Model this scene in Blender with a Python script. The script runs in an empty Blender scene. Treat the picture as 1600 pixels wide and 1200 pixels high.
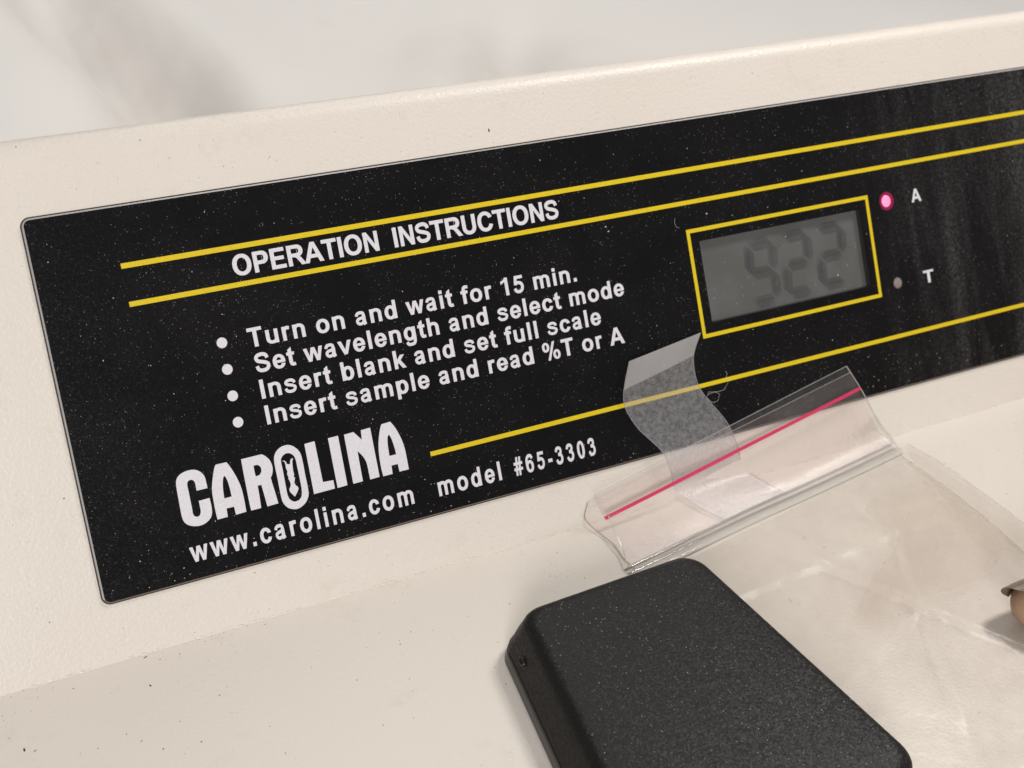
import bpy, bmesh, math, random
import numpy as np
from mathutils import Vector, Matrix, noise
from mathutils.geometry import delaunay_2d_cdt

scene = bpy.context.scene
random.seed(7)
MM = 0.001
R = math.radians
TILT = R(56.0)                       # the display panel leans back 56 degrees from the flat deck
VAX = Vector((0, math.cos(TILT), math.sin(TILT)))
NAX = Vector((0, -math.sin(TILT), math.cos(TILT)))
HINGE = 104.0

def pan(u, v, h=0.0):
    """point on the display panel (mm): u right, v up, h proud of it"""
    return Vector((u, 0, 0)) + VAX * (v + HINGE) + NAX * h

# ---------------------------------------------------------------- camera
cam_rows = [(0.8833481909, -0.1752213680, 0.4347337643),
            (-0.2073707071, -0.9778836016, 0.0272222624),
            (0.4203490971, -0.1141977844, -0.9001474894)]
cam_pan = (-39.262841, -20.157300, 326.066150)
def axis(r):
    return Vector((1, 0, 0)) * r[0] + VAX * r[1] + NAX * r[2]
right, down, fwd = [axis(r) for r in cam_rows]
cd = bpy.data.cameras.new('camera')
cam = bpy.data.objects.new('camera', cd)
scene.collection.objects.link(cam)
scene.camera = cam
m = Matrix.Identity(4)
for i in range(3):
    m[i][0] = right[i]; m[i][1] = -down[i]; m[i][2] = -fwd[i]
loc = pan(*cam_pan) * MM
m[0][3], m[1][3], m[2][3] = loc
cam.matrix_world = m
cd.sensor_width = 36.0
cd.lens = 2144.13 / 1600 * 36
cd.clip_start = 0.01
cd.clip_end = 20
cd.dof.use_dof = True
cd.dof.focus_distance = 0.338
cd.dof.aperture_fstop = 24

# ---------------------------------------------------------------- room light
world = bpy.data.worlds.new('World')
scene.world = world
world.use_nodes = True
bg = world.node_tree.nodes['Background']
bg.inputs[0].default_value = (1.0, 0.97, 0.94, 1)
bg.inputs[1].default_value = 0.24

def area_light(name, pos, target, size, power, color, sy=None):
    ld = bpy.data.lights.new(name, 'AREA')
    ld.energy = power
    ld.color = color
    ld.size = size
    if sy:
        ld.shape = 'RECTANGLE'; ld.size_y = sy
    o = bpy.data.objects.new(name, ld)
    scene.collection.objects.link(o)
    o.location = pos
    d = Vector(target) - Vector(pos)
    o.rotation_euler = d.to_track_quat('-Z', 'Y').to_euler()
    return o
KEY = area_light('key_lamp', (0.50, 0.06, 0.62), (0.14, 0, 0.03), 0.14, 2.9, (1.0, 0.96, 0.91))
FILL = area_light('added_front_fill', (-0.60, -1.2, 0.66), (0.12, 0.03, 0.04), 0.5, 15.5, (1.0, 0.975, 0.95))  # soft fill added in front to lift the panel
REAR = area_light('added_rear_light', (0.45, 1.05, 1.15), (0.25, 0.48, -0.05), 0.5, 3.9, (1.0, 0.985, 0.96))  # light added behind to brighten the cloth

scene.view_settings.view_transform = 'Standard'
scene.view_settings.look = 'None'
scene.view_settings.exposure = 0
scene.view_settings.gamma = 1
scene.cycles.max_bounces = 10
scene.cycles.transparent_max_bounces = 24

# ---------------------------------------------------------------- helpers
def tag(o, label=None, cat=None, group=None, kind=None):
    if label: o['label'] = label
    if cat: o['category'] = cat
    if group: o['group'] = group
    if kind: o['kind'] = kind
    return o

def empty(name, p, label, cat):
    o = bpy.data.objects.new(name, None)
    scene.collection.objects.link(o)
    o.location = Vector(p) * MM
    o.empty_display_size = 0.01
    return tag(o, label, cat)

def base_of(o):
    v = Vector((0, 0, 0))
    while o:
        v += o.location; o = o.parent
    return v

def mesh(name, verts, faces, mat, parent=None, smooth=False, label=None):
    """verts in mm, world axes; linked as one object under parent"""
    off = base_of(parent) if parent else Vector((0, 0, 0))
    me = bpy.data.meshes.new(name)
    me.from_pydata([(v[0] * MM - off.x, v[1] * MM - off.y, v[2] * MM - off.z) for v in verts], [], faces)
    me.validate()
    bm = bmesh.new(); bm.from_mesh(me)
    bmesh.ops.recalc_face_normals(bm, faces=bm.faces)
    bm.to_mesh(me); bm.free()
    if smooth:
        me.polygons.foreach_set('use_smooth', [True] * len(me.polygons))
    me.materials.append(mat)
    o = bpy.data.objects.new(name, me)
    scene.collection.objects.link(o)
    if parent: o.parent = parent
    if label: o['label'] = label
    return o

# ---------------------------------------------------------------- materials
class NT:
    def __init__(s, name):
        s.m = bpy.data.materials.new(name); s.m.use_nodes = True
        s.t = s.m.node_tree; s.n = s.t.nodes
        s.b = s.n['Principled BSDF']; s.out = s.n['Material Output']
        s.tc = s.n.new('ShaderNodeTexCoord')
    def new(s, ty, **k):
        q = s.n.new(ty)
        for a, v in k.items():
            if a in q.inputs: q.inputs[a].default_value = v
            else: setattr(q, a, v)
        return q
    def l(s, a, b): s.t.links.new(a, b)
    def noise(s, scale, detail=2, rough=0.5, dist=0.0, vec=None):
        q = s.new('ShaderNodeTexNoise')
        q.inputs['Scale'].default_value = scale; q.inputs['Detail'].default_value = detail
        q.inputs['Roughness'].default_value = rough; q.inputs['Distortion'].default_value = dist
        s.l(vec if vec else s.tc.outputs['Object'], q.inputs['Vector'])
        return q.outputs['Fac']
    def voro(s, scale, feature='F1', rand=1.0, vec=None):
        q = s.new('ShaderNodeTexVoronoi'); q.feature = feature
        q.inputs['Scale'].default_value = scale; q.inputs['Randomness'].default_value = rand
        s.l(vec if vec else s.tc.outputs['Object'], q.inputs['Vector'])
        return q
    def ramp(s, fac, stops):
        q = s.new('ShaderNodeValToRGB'); e = q.color_ramp.elements
        while len(e) < len(stops): e.new(0.5)
        for i, (p, c) in enumerate(stops):
            e[i].position = p
            e[i].color = c if len(c) == 4 else (*c, 1)
        s.l(fac, q.inputs['Fac'])
        return q.outputs['Color']
    def math(s, op, a, b=None, clamp=False):
        q = s.new('ShaderNodeMath'); q.operation = op; q.use_clamp = clamp
        for i, v in enumerate((a, b)):
            if v is None: continue
            if isinstance(v, (int, float)): q.inputs[i].default_value = v
            else: s.l(v, q.inputs[i])
        return q.outputs[0]
    def mix(s, fac, a, b):
        q = s.new('ShaderNodeMix'); q.data_type = 'RGBA'
        for i, v in ((0, fac), (6, a), (7, b)):
            if isinstance(v, (int, float)): q.inputs[i].default_value = v
            elif isinstance(v, tuple): q.inputs[i].default_value = v if len(v) == 4 else (*v, 1)
            else: s.l(v, q.inputs[i])
        return q.outputs[2]
    def bump(s, h, strength, dist, prev=None):
        q = s.new('ShaderNodeBump')
        q.inputs['Strength'].default_value = strength; q.inputs['Distance'].default_value = dist
        s.l(h, q.inputs['Height'])
        if prev: s.l(prev, q.inputs['Normal'])
        return q.outputs[0]
G = lambda v: (v, v, v)
def facets(a, scale, tilt, base=None):
    """grainy moulded texture: every grain leans its own way"""
    v = a.voro(scale)
    s1 = a.new('ShaderNodeVectorMath'); s1.operation = 'SUBTRACT'; s1.inputs[1].default_value = (.5, .5, .5)
    a.l(v.outputs['Color'], s1.inputs[0])
    s2 = a.new('ShaderNodeVectorMath'); s2.operation = 'SCALE'; s2.inputs['Scale'].default_value = tilt
    a.l(s1.outputs[0], s2.inputs[0])
    s3 = a.new('ShaderNodeVectorMath'); s3.operation = 'ADD'
    a.l(s2.outputs[0], s3.inputs[0])
    if base: a.l(base, s3.inputs[1])
    else:
        g = a.new('ShaderNodeNewGeometry'); a.l(g.outputs['Normal'], s3.inputs[1])
    s4 = a.new('ShaderNodeVectorMath'); s4.operation = 'NORMALIZE'
    a.l(s3.outputs[0], s4.inputs[0])
    return s4.outputs[0]

def mat_enamel(name, texture=1.0):
    a = NT(name)
    big = a.noise(9, 3)
    base = a.ramp(big, [(0.3, (0.678, 0.622, 0.562)), (0.7, (0.706, 0.654, 0.596))])
    grime = a.math('MULTIPLY', a.noise(38, 5, 0.65, 0.4), a.noise(240, 4, 0.7))
    g = a.ramp(grime, [(0.30, G(0)), (0.46, G(1))])
    col = a.mix(a.math('MULTIPLY', g, 0.13), base, (0.40, 0.31, 0.22))
    sp = a.voro(330)
    sm = a.ramp(sp.outputs['Distance'], [(0.0, G(1)), (0.055, G(1)), (0.085, G(0))])
    selc = a.new('ShaderNodeSeparateColor'); a.l(sp.outputs['Color'], selc.inputs[0])
    pick = a.math('GREATER_THAN', selc.outputs[0], 0.93)
    col = a.mix(a.math('MULTIPLY', a.math('MULTIPLY', sm, pick), 0.7), col, (0.16, 0.12, 0.09))
    a.l(col, a.b.inputs['Base Color'])
    a.b.inputs['Roughness'].default_value = 0.40
    a.b.inputs['Specular IOR Level'].default_value = 0.45
    h1 = a.noise(1150, 2, 0.55)
    h2 = a.noise(2600, 2, 0.5)
    n1 = a.bump(h1, 0.62 * texture, 0.00030)
    n2 = a.bump(h2, 0.35 * texture, 0.00010, n1)
    a.l(n2, a.b.inputs['Normal'])
    return a.m

def mat_overlay(name):
    """black textured polycarbonate with dust lying on it"""
    a = NT(name)
    obj = a.tc.outputs['Object']
    fine = a.voro(2500)
    fsel = a.new('ShaderNodeSeparateColor'); a.l(fine.outputs['Color'], fsel.inputs[0])
    dot = a.ramp(fine.outputs['Distance'], [(0.0, G(1)), (0.17, G(1)), (0.30, G(0))])
    cloud = a.ramp(a.noise(45, 4, 0.6, 0.5), [(0.40, G(0)), (0.72, G(1))])
    thr = a.math('SUBTRACT', 0.95, a.math('MULTIPLY', cloud, 0.22))
    pick = a.math('GREATER_THAN', fsel.outputs[0], thr)
    amt = a.math('MULTIPLY', a.math('MULTIPLY', dot, pick), a.math('ADD', 0.03, a.math('MULTIPLY', a.math('POWER', fsel.outputs[1], 2.2), 0.42)))
    big = a.voro(420)
    bsel = a.new('ShaderNodeSeparateColor'); a.l(big.outputs['Color'], bsel.inputs[0])
    bdot = a.ramp(big.outputs['Distance'], [(0.0, G(1)), (0.06, G(1)), (0.10, G(0))])
    bamt = a.math('MULTIPLY', a.math('MULTIPLY', bdot, a.math('GREATER_THAN', bsel.outputs[0], 0.965)), 0.42)
    # streaks of reflected light, painted in down the panel's right end
    mp = a.new('ShaderNodeMapping'); mp.inputs['Scale'].default_value = (62, 8, 8)
    a.l(obj, mp.inputs['Vector'])
    sm = a.ramp(a.noise(1.0, 4, 0.62, 0.6, mp.outputs[0]), [(0.40, G(0)), (0.86, G(1))])
    sx = a.new('ShaderNodeSeparateXYZ'); a.l(obj, sx.inputs[0])
    side = a.math('MULTIPLY', a.math('SUBTRACT', sx.outputs[0], 0.225), 20, True)
    sheen_streak = a.math('MULTIPLY', a.math('MULTIPLY', sm, side), a.math('MULTIPLY', a.ramp(a.noise(1100, 3, 0.8), [(0.42, G(0.1)), (0.72, G(1))]), 0.20))
    haze = a.math('MULTIPLY', cloud, 0.005)
    tot = a.math('ADD', a.math('MAXIMUM', amt, bamt), a.math('ADD', sheen_streak, haze), True)
    col = a.mix(tot, (0.0045, 0.0042, 0.0045), (0.62, 0.60, 0.60))
    a.l(col, a.b.inputs['Base Color'])
    a.b.inputs['Roughness'].default_value = 0.26
    a.b.inputs['Specular IOR Level'].default_value = 0.21
    n1 = a.bump(a.noise(1700, 2, 0.6), 0.30, 0.00014)
    a.l(facets(a, 3000, 0.20, n1), a.b.inputs['Normal'])
    return a.m

def mat_print(name, c, rough=0.42):
    a = NT(name)
    d = a.ramp(a.noise(2200, 3, 0.6), [(0.35, G(0)), (0.62, G(1))])
    col = a.mix(d, tuple(x * 0.90 for x in c), c)
    a.l(col, a.b.inputs['Base Color'])
    a.b.inputs['Roughness'].default_value = rough
    a.l(a.bump(a.noise(1500, 3, 0.6), 0.35, 0.0002), a.b.inputs['Normal'])
    return a.m

def simple(name, c, rough=0.5, spec=0.5, metal=0.0, bumps=None):
    a = NT(name)
    a.b.inputs['Base Color'].default_value = (*c, 1)
    a.b.inputs['Roughness'].default_value = rough
    a.b.inputs['Specular IOR Level'].default_value = spec
    a.b.inputs['Metallic'].default_value = metal
    if bumps:
        a.l(a.bump(a.noise(bumps[0], 3), bumps[1], bumps[2]), a.b.inputs['Normal'])
    return a.m

def mat_film(name, tint, veil, veil_col, rough=0.12, gloss=1.0, noise_veil=None, bump=None):
    """thin plastic film: mostly clear, a little milky, glossy on its surface"""
    a = NT(name)
    a.n.remove(a.b)
    tr = a.new('ShaderNodeBsdfTransparent'); tr.inputs[0].default_value = (*tint, 1)
    df = a.new('ShaderNodeBsdfDiffuse'); df.inputs[0].default_value = (*veil_col, 1)
    tl = a.new('ShaderNodeBsdfTranslucent'); tl.inputs[0].default_value = (*veil_col, 1)
    ml = a.new('ShaderNodeMixShader'); ml.inputs[0].default_value = 0.4
    a.l(df.outputs[0], ml.inputs[1]); a.l(tl.outputs[0], ml.inputs[2])
    m1 = a.new('ShaderNodeMixShader')
    if noise_veil:
        s1, lo, hi = noise_veil
        nv = a.ramp(a.noise(s1, 4, 0.7), [(0.38, G(0)), (0.66, G(1))])
        a.l(a.math('ADD', a.math('MULTIPLY', nv, hi - lo), lo), m1.inputs[0])
    else:
        m1.inputs[0].default_value = veil
    a.l(tr.outputs[0], m1.inputs[1]); a.l(ml.outputs[0], m1.inputs[2])
    gl = a.new('ShaderNodeBsdfGlossy'); gl.inputs['Roughness'].default_value = rough
    fr = a.new('ShaderNodeFresnel'); fr.inputs['IOR'].default_value = 1.42
    m2 = a.new('ShaderNodeMixShader')
    a.l(a.math('MULTIPLY', fr.outputs[0], gloss, True), m2.inputs[0])
    a.l(m1.outputs[0], m2.inputs[1]); a.l(gl.outputs[0], m2.inputs[2])
    if bump:
        nb = a.bump(a.noise(bump[0], 4, 0.6), bump[1], bump[2])
        a.l(nb, gl.inputs['Normal']); a.l(nb, fr.inputs['Normal'])
    a.l(m2.outputs[0], a.out.inputs['Surface'])
    return a.m

def mat_case(name):
    a = NT(name)
    v = a.voro(1500)
    s = a.new('ShaderNodeSeparateColor'); a.l(v.outputs['Color'], s.inputs[0])
    dot = a.ramp(v.outputs['Distance'], [(0.0, G(1)), (0.14, G(1)), (0.26, G(0))])
    cl = a.ramp(a.noise(22, 3, 0.6), [(0.35, G(0)), (0.65, G(1))])
    pick = a.math('GREATER_THAN', s.outputs[0], a.math('SUBTRACT', 0.86, a.math('MULTIPLY', cl, 0.42)))
    # the dots only sit on faces that look up (glints of the grain, painted in)
    ge = a.new('ShaderNodeNewGeometry'); sz = a.new('ShaderNodeSeparateXYZ'); a.l(ge.outputs['True Normal'], sz.inputs[0])
    up = a.math('MULTIPLY', a.math('SUBTRACT', sz.outputs[2], 0.80), 6, True)
    amt = a.math('MULTIPLY', a.math('MULTIPLY', a.math('MULTIPLY', dot, pick), up), a.math('ADD', 0.06, a.math('MULTIPLY', a.math('POWER', s.outputs[1], 2.5), 0.62)))
    col = a.mix(amt, (0.0105, 0.0100, 0.0095), (0.45, 0.46, 0.48))
    a.l(col, a.b.inputs['Base Color'])
    a.b.inputs['Roughness'].default_value = 0.42
    a.b.inputs['Specular IOR Level'].default_value = 0.19
    n1 = a.bump(a.noise(1300, 3, 0.6), 0.5, 0.00018)
    a.l(facets(a, 2600, 0.22, n1), a.b.inputs['Normal'])
    return a.m

def mat_cloth(name):
    a = NT(name)
    st = a.ramp(a.math('MULTIPLY', a.noise(14, 4, 0.6, 0.3), a.noise(42, 3, 0.6)), [(0.34, G(0)), (0.60, G(.6))])
    for cx, cy, fx, fy in ((0.335, 0.415, 11, 13), (0.136, 0.47, 26, 5)):      # shade by the instrument and in the fold, painted as brownish blobs
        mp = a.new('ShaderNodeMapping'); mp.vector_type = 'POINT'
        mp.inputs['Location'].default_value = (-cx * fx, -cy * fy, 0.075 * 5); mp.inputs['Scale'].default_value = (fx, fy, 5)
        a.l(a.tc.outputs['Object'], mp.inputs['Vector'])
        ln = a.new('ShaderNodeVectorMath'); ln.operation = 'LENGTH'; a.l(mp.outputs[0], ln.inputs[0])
        shade_blob = a.math('MULTIPLY', a.ramp(ln.outputs['Value'], [(0.1, G(1)), (1.0, G(0))]), a.noise(30, 3))
        st = a.math('ADD', st, a.math('MULTIPLY', shade_blob, 1.9), True)
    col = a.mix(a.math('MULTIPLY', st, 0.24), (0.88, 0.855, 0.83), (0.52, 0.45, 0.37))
    a.l(col, a.b.inputs['Base Color'])
    a.b.inputs['Roughness'].default_value = 0.85
    a.b.inputs['Specular IOR Level'].default_value = 0.2
    wv = a.new('ShaderNodeTexChecker'); wv.inputs['Scale'].default_value = 1300
    a.l(a.tc.outputs['Object'], wv.inputs['Vector'])
    a.l(a.bump(a.math('ADD', wv.outputs['Fac'], a.noise(700, 2)), 0.35, 0.0004), a.b.inputs['Normal'])
    return a.m

def mat_led(name, core, rim, strength):
    a = NT(name)
    lw = a.new('ShaderNodeLayerWeight'); lw.inputs['Blend'].default_value = 0.5
    c = a.ramp(lw.outputs['Facing'], [(0.0, core), (0.45, core), (0.8, rim)])
    a.l(c, a.b.inputs['Emission Color'])
    a.b.inputs['Emission Strength'].default_value = strength
    a.b.inputs['Base Color'].default_value = (0.3, 0.02, 0.08, 1)
    a.b.inputs['Roughness'].default_value = 0.3
    return a.m

ENAMEL = mat_enamel('cream_enamel')
ENAMEL_DECK = mat_enamel('cream_enamel_smooth', 0.45)
OVERLAY = mat_overlay('black_overlay')
EDGE = simple('overlay_clear_edge', (0.40, 0.385, 0.37), 0.2, 0.9)
DARK_LINE = simple('line_dark', (0.05, 0.043, 0.036), 0.6, 0.2)
WHITE = mat_print('white_ink', (0.70, 0.68, 0.72))
YELLOW = mat_print('yellow_ink', (0.70, 0.52, 0.009))

# ---------------------------------------------------------------- lettering: a heavy grotesque drawn as signed-distance shapes
def g_poly(pts):
    P = np.array(pts, float)
    def f(X, Y):
        d = np.full(X.shape, 1e18); s = np.ones(X.shape)
        n = len(P)
        for i in range(n):
            j = i - 1
            ex, ey = P[j] - P[i]
            wx, wy = X - P[i][0], Y - P[i][1]
            t = np.clip((wx * ex + wy * ey) / (ex * ex + ey * ey + 1e-12), 0, 1)
            bx, by = wx - ex * t, wy - ey * t
            d = np.minimum(d, bx * bx + by * by)
            c1 = Y >= P[i][1]; c2 = Y < P[j][1]; c3 = ex * wy > ey * wx
            flip = (c1 & c2 & c3) | (~c1 & ~c2 & ~c3)
            s = np.where(flip, -s, s)
        return s * np.sqrt(d)
    return f
def g_rect(x0, y0, x1, y1):
    cx, cy, hx, hy = (x0 + x1) / 2, (y0 + y1) / 2, abs(x1 - x0) / 2, abs(y1 - y0) / 2
    def f(X, Y):
        dx, dy = np.abs(X - cx) - hx, np.abs(Y - cy) - hy
        return np.hypot(np.maximum(dx, 0), np.maximum(dy, 0)) + np.minimum(np.maximum(dx, dy), 0)
    return f
def g_ell(cx, cy, a, b, n=2.15):
    def f(X, Y):
        x, y = np.abs(X - cx) / a + 1e-9, np.abs(Y - cy) / b + 1e-9
        q = (x ** n + y ** n) ** (1 / n)
        gx = (x / q) ** (n - 1) / a; gy = (y / q) ** (n - 1) / b
        return (q - 1) / np.hypot(gx, gy)
    return f
def g_u(*fs): return lambda X, Y: np.minimum.reduce([f(X, Y) for f in fs])
def g_i(*fs): return lambda X, Y: np.maximum.reduce([f(X, Y) for f in fs])
def g_d(a, *bs): return lambda X, Y: np.maximum.reduce([a(X, Y)] + [-b(X, Y) for b in bs])
def g_ring(cx, cy, a, b, tx, ty, n=2.15): return g_d(g_ell(cx, cy, a, b, n), g_ell(cx, cy, a - tx, b - ty, n))
def g_above(y): return lambda X, Y: y - Y
def g_below(y): return lambda X, Y: Y - y
def g_right(x): return lambda X, Y: x - X
def spline(pts, k=7):
    P = [np.array(p, float) for p in pts]
    P = [2 * P[0] - P[1]] + P + [2 * P[-1] - P[-2]]
    out = []
    for i in range(1, len(P) - 2):
        for j in range(k):
            t = j / k
            out.append(0.5 * (2 * P[i] + (P[i + 1] - P[i - 1]) * t + (2 * P[i - 1] - 5 * P[i] + 4 * P[i + 1] - P[i + 2]) * t * t
                              + (3 * P[i] - P[i - 1] - 3 * P[i + 1] + P[i + 2]) * t ** 3))
    out.append(P[-2])
    return out
def g_stroke(pts, w, k=7):
    S = spline(pts, k)
    def f(X, Y):
        best = np.full(X.shape, 1e9)
        n = len(S) - 1
        for i in range(n):
            a, b = S[i], S[i + 1]
            e = b - a; L = math.hypot(*e); ux, uy = e / L
            px, py = X - a[0], Y - a[1]
            t = px * ux + py * uy
            tc = np.clip(t, 0, L)
            d = np.hypot(px - ux * tc, py - uy * tc) - w / 2
            best = np.minimum(best, d)
            if i == 0: c0 = (-t, np.hypot(px, py))
            if i == n - 1: c1 = (t - L, np.hypot(X - b[0], Y - b[1]))
        for over, dist in (c0, c1):          # square the two ends off
            best = np.where((over > -12) & (dist < w * .8), np.maximum(best, over), best)
        return best
    return f
def g_bowl(x0, xc, yb, yt, xr, th, sv):
    ym = (yb + yt) / 2; hb = (yt - yb) / 2
    o = g_u(g_rect(x0, yb, xc, yt), g_i(g_ell(xc, ym, xr - xc, hb, 2.1), g_right(xc - 1)))
    i = g_u(g_rect(x0, yb + th, xc, yt - th), g_i(g_ell(xc, ym, xr - xc - sv, hb - th, 2.0), g_right(xc - 1)))
    return g_d(o, i)
def g_flip(f, w, h): return lambda X, Y: f(w - X, h - Y)
rc, pg, el, rg, st = g_rect, g_poly, g_ell, g_ring, g_stroke
def g_n(adv=611):
    return g_u(rc(67, 0, 204, 519), rc(407, 0, 544, 332), g_i(g_d(el(308, 330, 236, 201), el(305.5, 330, 101.5, 93)), g_above(329)))
GL = {
 'O': (778, rg(389, 358, 342, 370, 152, 122)),
 'C': (722, g_d(rg(372, 358, 327, 370, 150, 122), pg([(420, 452), (820, 550), (820, 172), (420, 290)]))),
 'E': (667, g_u(rc(73, 0, 218, 716), rc(73, 595, 604, 716), rc(73, 305, 565, 424), rc(73, 0, 618, 121))),
 'P': (667, g_u(rc(73, 0, 218, 716), g_bowl(218, 400, 270, 716, 622, 121, 150))),
 'R': (722, g_u(rc(73, 0, 218, 716), g_bowl(218, 440, 299, 716, 664, 119, 148), pg([(330, 300), (480, 330), (560, 262), (736, 0), (562, 0), (450, 180), (405, 245), (360, 282), (300, 299)]))),
 'A': (722, g_d(pg([(0, 0), (155, 0), (216, 163), (502, 163), (566, 0), (724, 0), (438, 716), (284, 716)]), pg([(262, 284), (459, 284), (360, 550)]))),
 'T': (611, g_u(rc(232, 0, 377, 716), rc(21, 595, 589, 716))),
 'I': (278, rc(67, 0, 212, 716)),
 'N': (722, g_u(rc(73, 0, 208, 716), rc(507, 0, 642, 716), pg([(73, 716), (214, 716), (642, 0), (500, 0)]))),
 'S': (667, st([(548, 500), (522, 590), (445, 650), (330, 665), (205, 642), (128, 580), (120, 508), (165, 438), (260, 398), (370, 366), (480, 324), (547, 268), (554, 190), (512, 110), (430, 64), (330, 52), (215, 70), (142, 130), (110, 240)], 126)),
 'U': (722, g_u(rc(73, 270, 218, 716), rc(503, 270, 648, 716), g_i(g_d(el(360.5, 271, 287.5, 283), el(360.5, 271, 142.5, 158)), g_below(272)))),
 'a': (556, g_u(st([(98, 358), (122, 422), (182, 466), (270, 476), (350, 464), (388, 420), (394, 340)], 108), st([(392, 345), (392, 150), (400, 70), (424, 0)], 134),
        st([(392, 290), (300, 268), (190, 246), (122, 205), (104, 150), (128, 88), (196, 46), (290, 58), (360, 105), (392, 190)], 104))),
 'b': (611, g_u(rc(67, 0, 198, 716), rg(328, 259, 242, 271, 140, 108))),
 'd': (611, g_u(rc(413, 0, 544, 716), rg(283, 259, 242, 271, 140, 108))),
 'c': (556, g_d(rg(290, 259, 250, 271, 140, 108), pg([(330, 318), (700, 372), (700, 130), (330, 200)]))),
 'e': (556, g_u(g_d(rg(279, 259, 246, 271, 136, 104), pg([(300, 218), (700, 218), (700, 128), (420, 172), (300, 190)])), g_i(el(279, 259, 246, 271), rc(60, 214, 540, 304)))),
 'f': (333, g_u(rc(85, 0, 222, 560), rc(12, 411, 318, 519), st([(150, 540), (158, 610), (200, 658), (265, 668), (350, 658)], 118))),
 'g': (611, g_u(rc(413, 20, 544, 519), rg(283, 264, 242, 266, 140, 106), st([(479, 60), (474, -50), (430, -125), (350, -155), (270, -157), (180, -140), (122, -55)], 112))),
 'h': (611, g_u(rc(67, 0, 204, 716), g_n())),
 'i': (278, g_u(rc(70, 0, 207, 519), rc(70, 589, 207, 716))),
 'k': (556, g_u(rc(67, 0, 204, 716), pg([(198, 328), (366, 519), (535, 519), (350, 322), (552, 0), (398, 0), (258, 226), (198, 165)]))),
 'l': (278, rc(70, 0, 207, 716)),
 'm': (889, g_u(rc(67, 0, 204, 519), rc(376, 0, 513, 345), rc(685, 0, 822, 345), g_i(g_d(el(292, 344, 221, 187), el(290, 344, 86, 80)), g_above(343)), g_i(g_d(el(600, 344, 222, 187), el(599, 344, 86, 80)), g_above(343)))),
 'n': (611, g_n()),
 'o': (611, rg(305, 259, 265, 271, 140, 110)),
 'p': (611, g_u(rc(67, -197, 198, 519), rg(328, 259, 242, 271, 140, 108))),
 'r': (389, g_u(rc(67, 0, 204, 519), st([(138, 240), (150, 360), (196, 436), (268, 470), (360, 456)], 118))),
 's': (556, st([(448, 356), (424, 424), (355, 466), (275, 476), (178, 462), (120, 420), (110, 378), (150, 326), (250, 294), (360, 264), (436, 218), (448, 155), (412, 88), (340, 50), (270, 44), (170, 58), (104, 108), (78, 178)], 102)),
 't': (333, g_u(pg([(85, 120), (222, 120), (222, 700), (85, 620)]), rc(15, 411, 312, 519), st([(153, 150), (158, 88), (192, 54), (250, 48), (318, 60)], 110))),
 'u': (611, g_flip(g_n(), 611, 519)),
 'v': (556, pg([(3, 519), (148, 519), (278, 155), (408, 519), (551, 519), (345, 0), (212, 0)])),
 'w': (778, pg([(3, 519), (140, 519), (224, 175), (318, 519), (460, 519), (552, 175), (638, 519), (775, 519), (617, 0), (487, 0), (388, 350), (290, 0), (160, 0)])),
 '0': (556, rg(278, 353, 240, 365, 142, 112)),
 '1': (556, g_u(rc(258, 0, 395, 719), pg([(76, 470), (265, 575), (300, 719), (285, 719), (215, 640), (150, 610), (76, 592)]))),
 '3': (556, g_u(st([(102, 525), (145, 620), (225, 662), (300, 660), (385, 630), (415, 550), (395, 465), (330, 408), (230, 394)], 120), st([(230, 396), (350, 384), (430, 318), (448, 215), (408, 112), (330, 60), (262, 50), (158, 80), (95, 192)], 122))),
 '5': (556, g_u(pg([(130, 706), (495, 706), (495, 588), (232, 588), (205, 440), (212, 360), (78, 345)]), st([(135, 368), (210, 418), (295, 422), (395, 380), (444, 300), (440, 190), (390, 98), (300, 54), (200, 62), (130, 112), (93, 195)], 118))),
 '6': (556, g_u(rg(288, 232, 234, 244, 134, 106), st([(470, 535), (425, 625), (330, 662), (218, 636), (138, 545), (110, 400), (112, 225)], 126))),
 '.': (278, rc(70, 0, 207, 137)),
 '-': (333, rc(36, 190, 298, 316)),
 '#': (556, g_u(rc(10, 420, 546, 522), rc(10, 190, 546, 292), pg([(80, -12), (190, -12), (290, 728), (180, 728)]), pg([(268, -12), (378, -12), (478, 728), (368, 728)]))),
 '%': (889, g_u(rg(205, 530, 165, 196, 105, 84), rg(685, 172, 165, 196, 105, 84), pg([(245, -28), (350, -28), (645, 728), (540, 728)]))),
 ' ': (278, None),
}
_cache = {}
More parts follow.
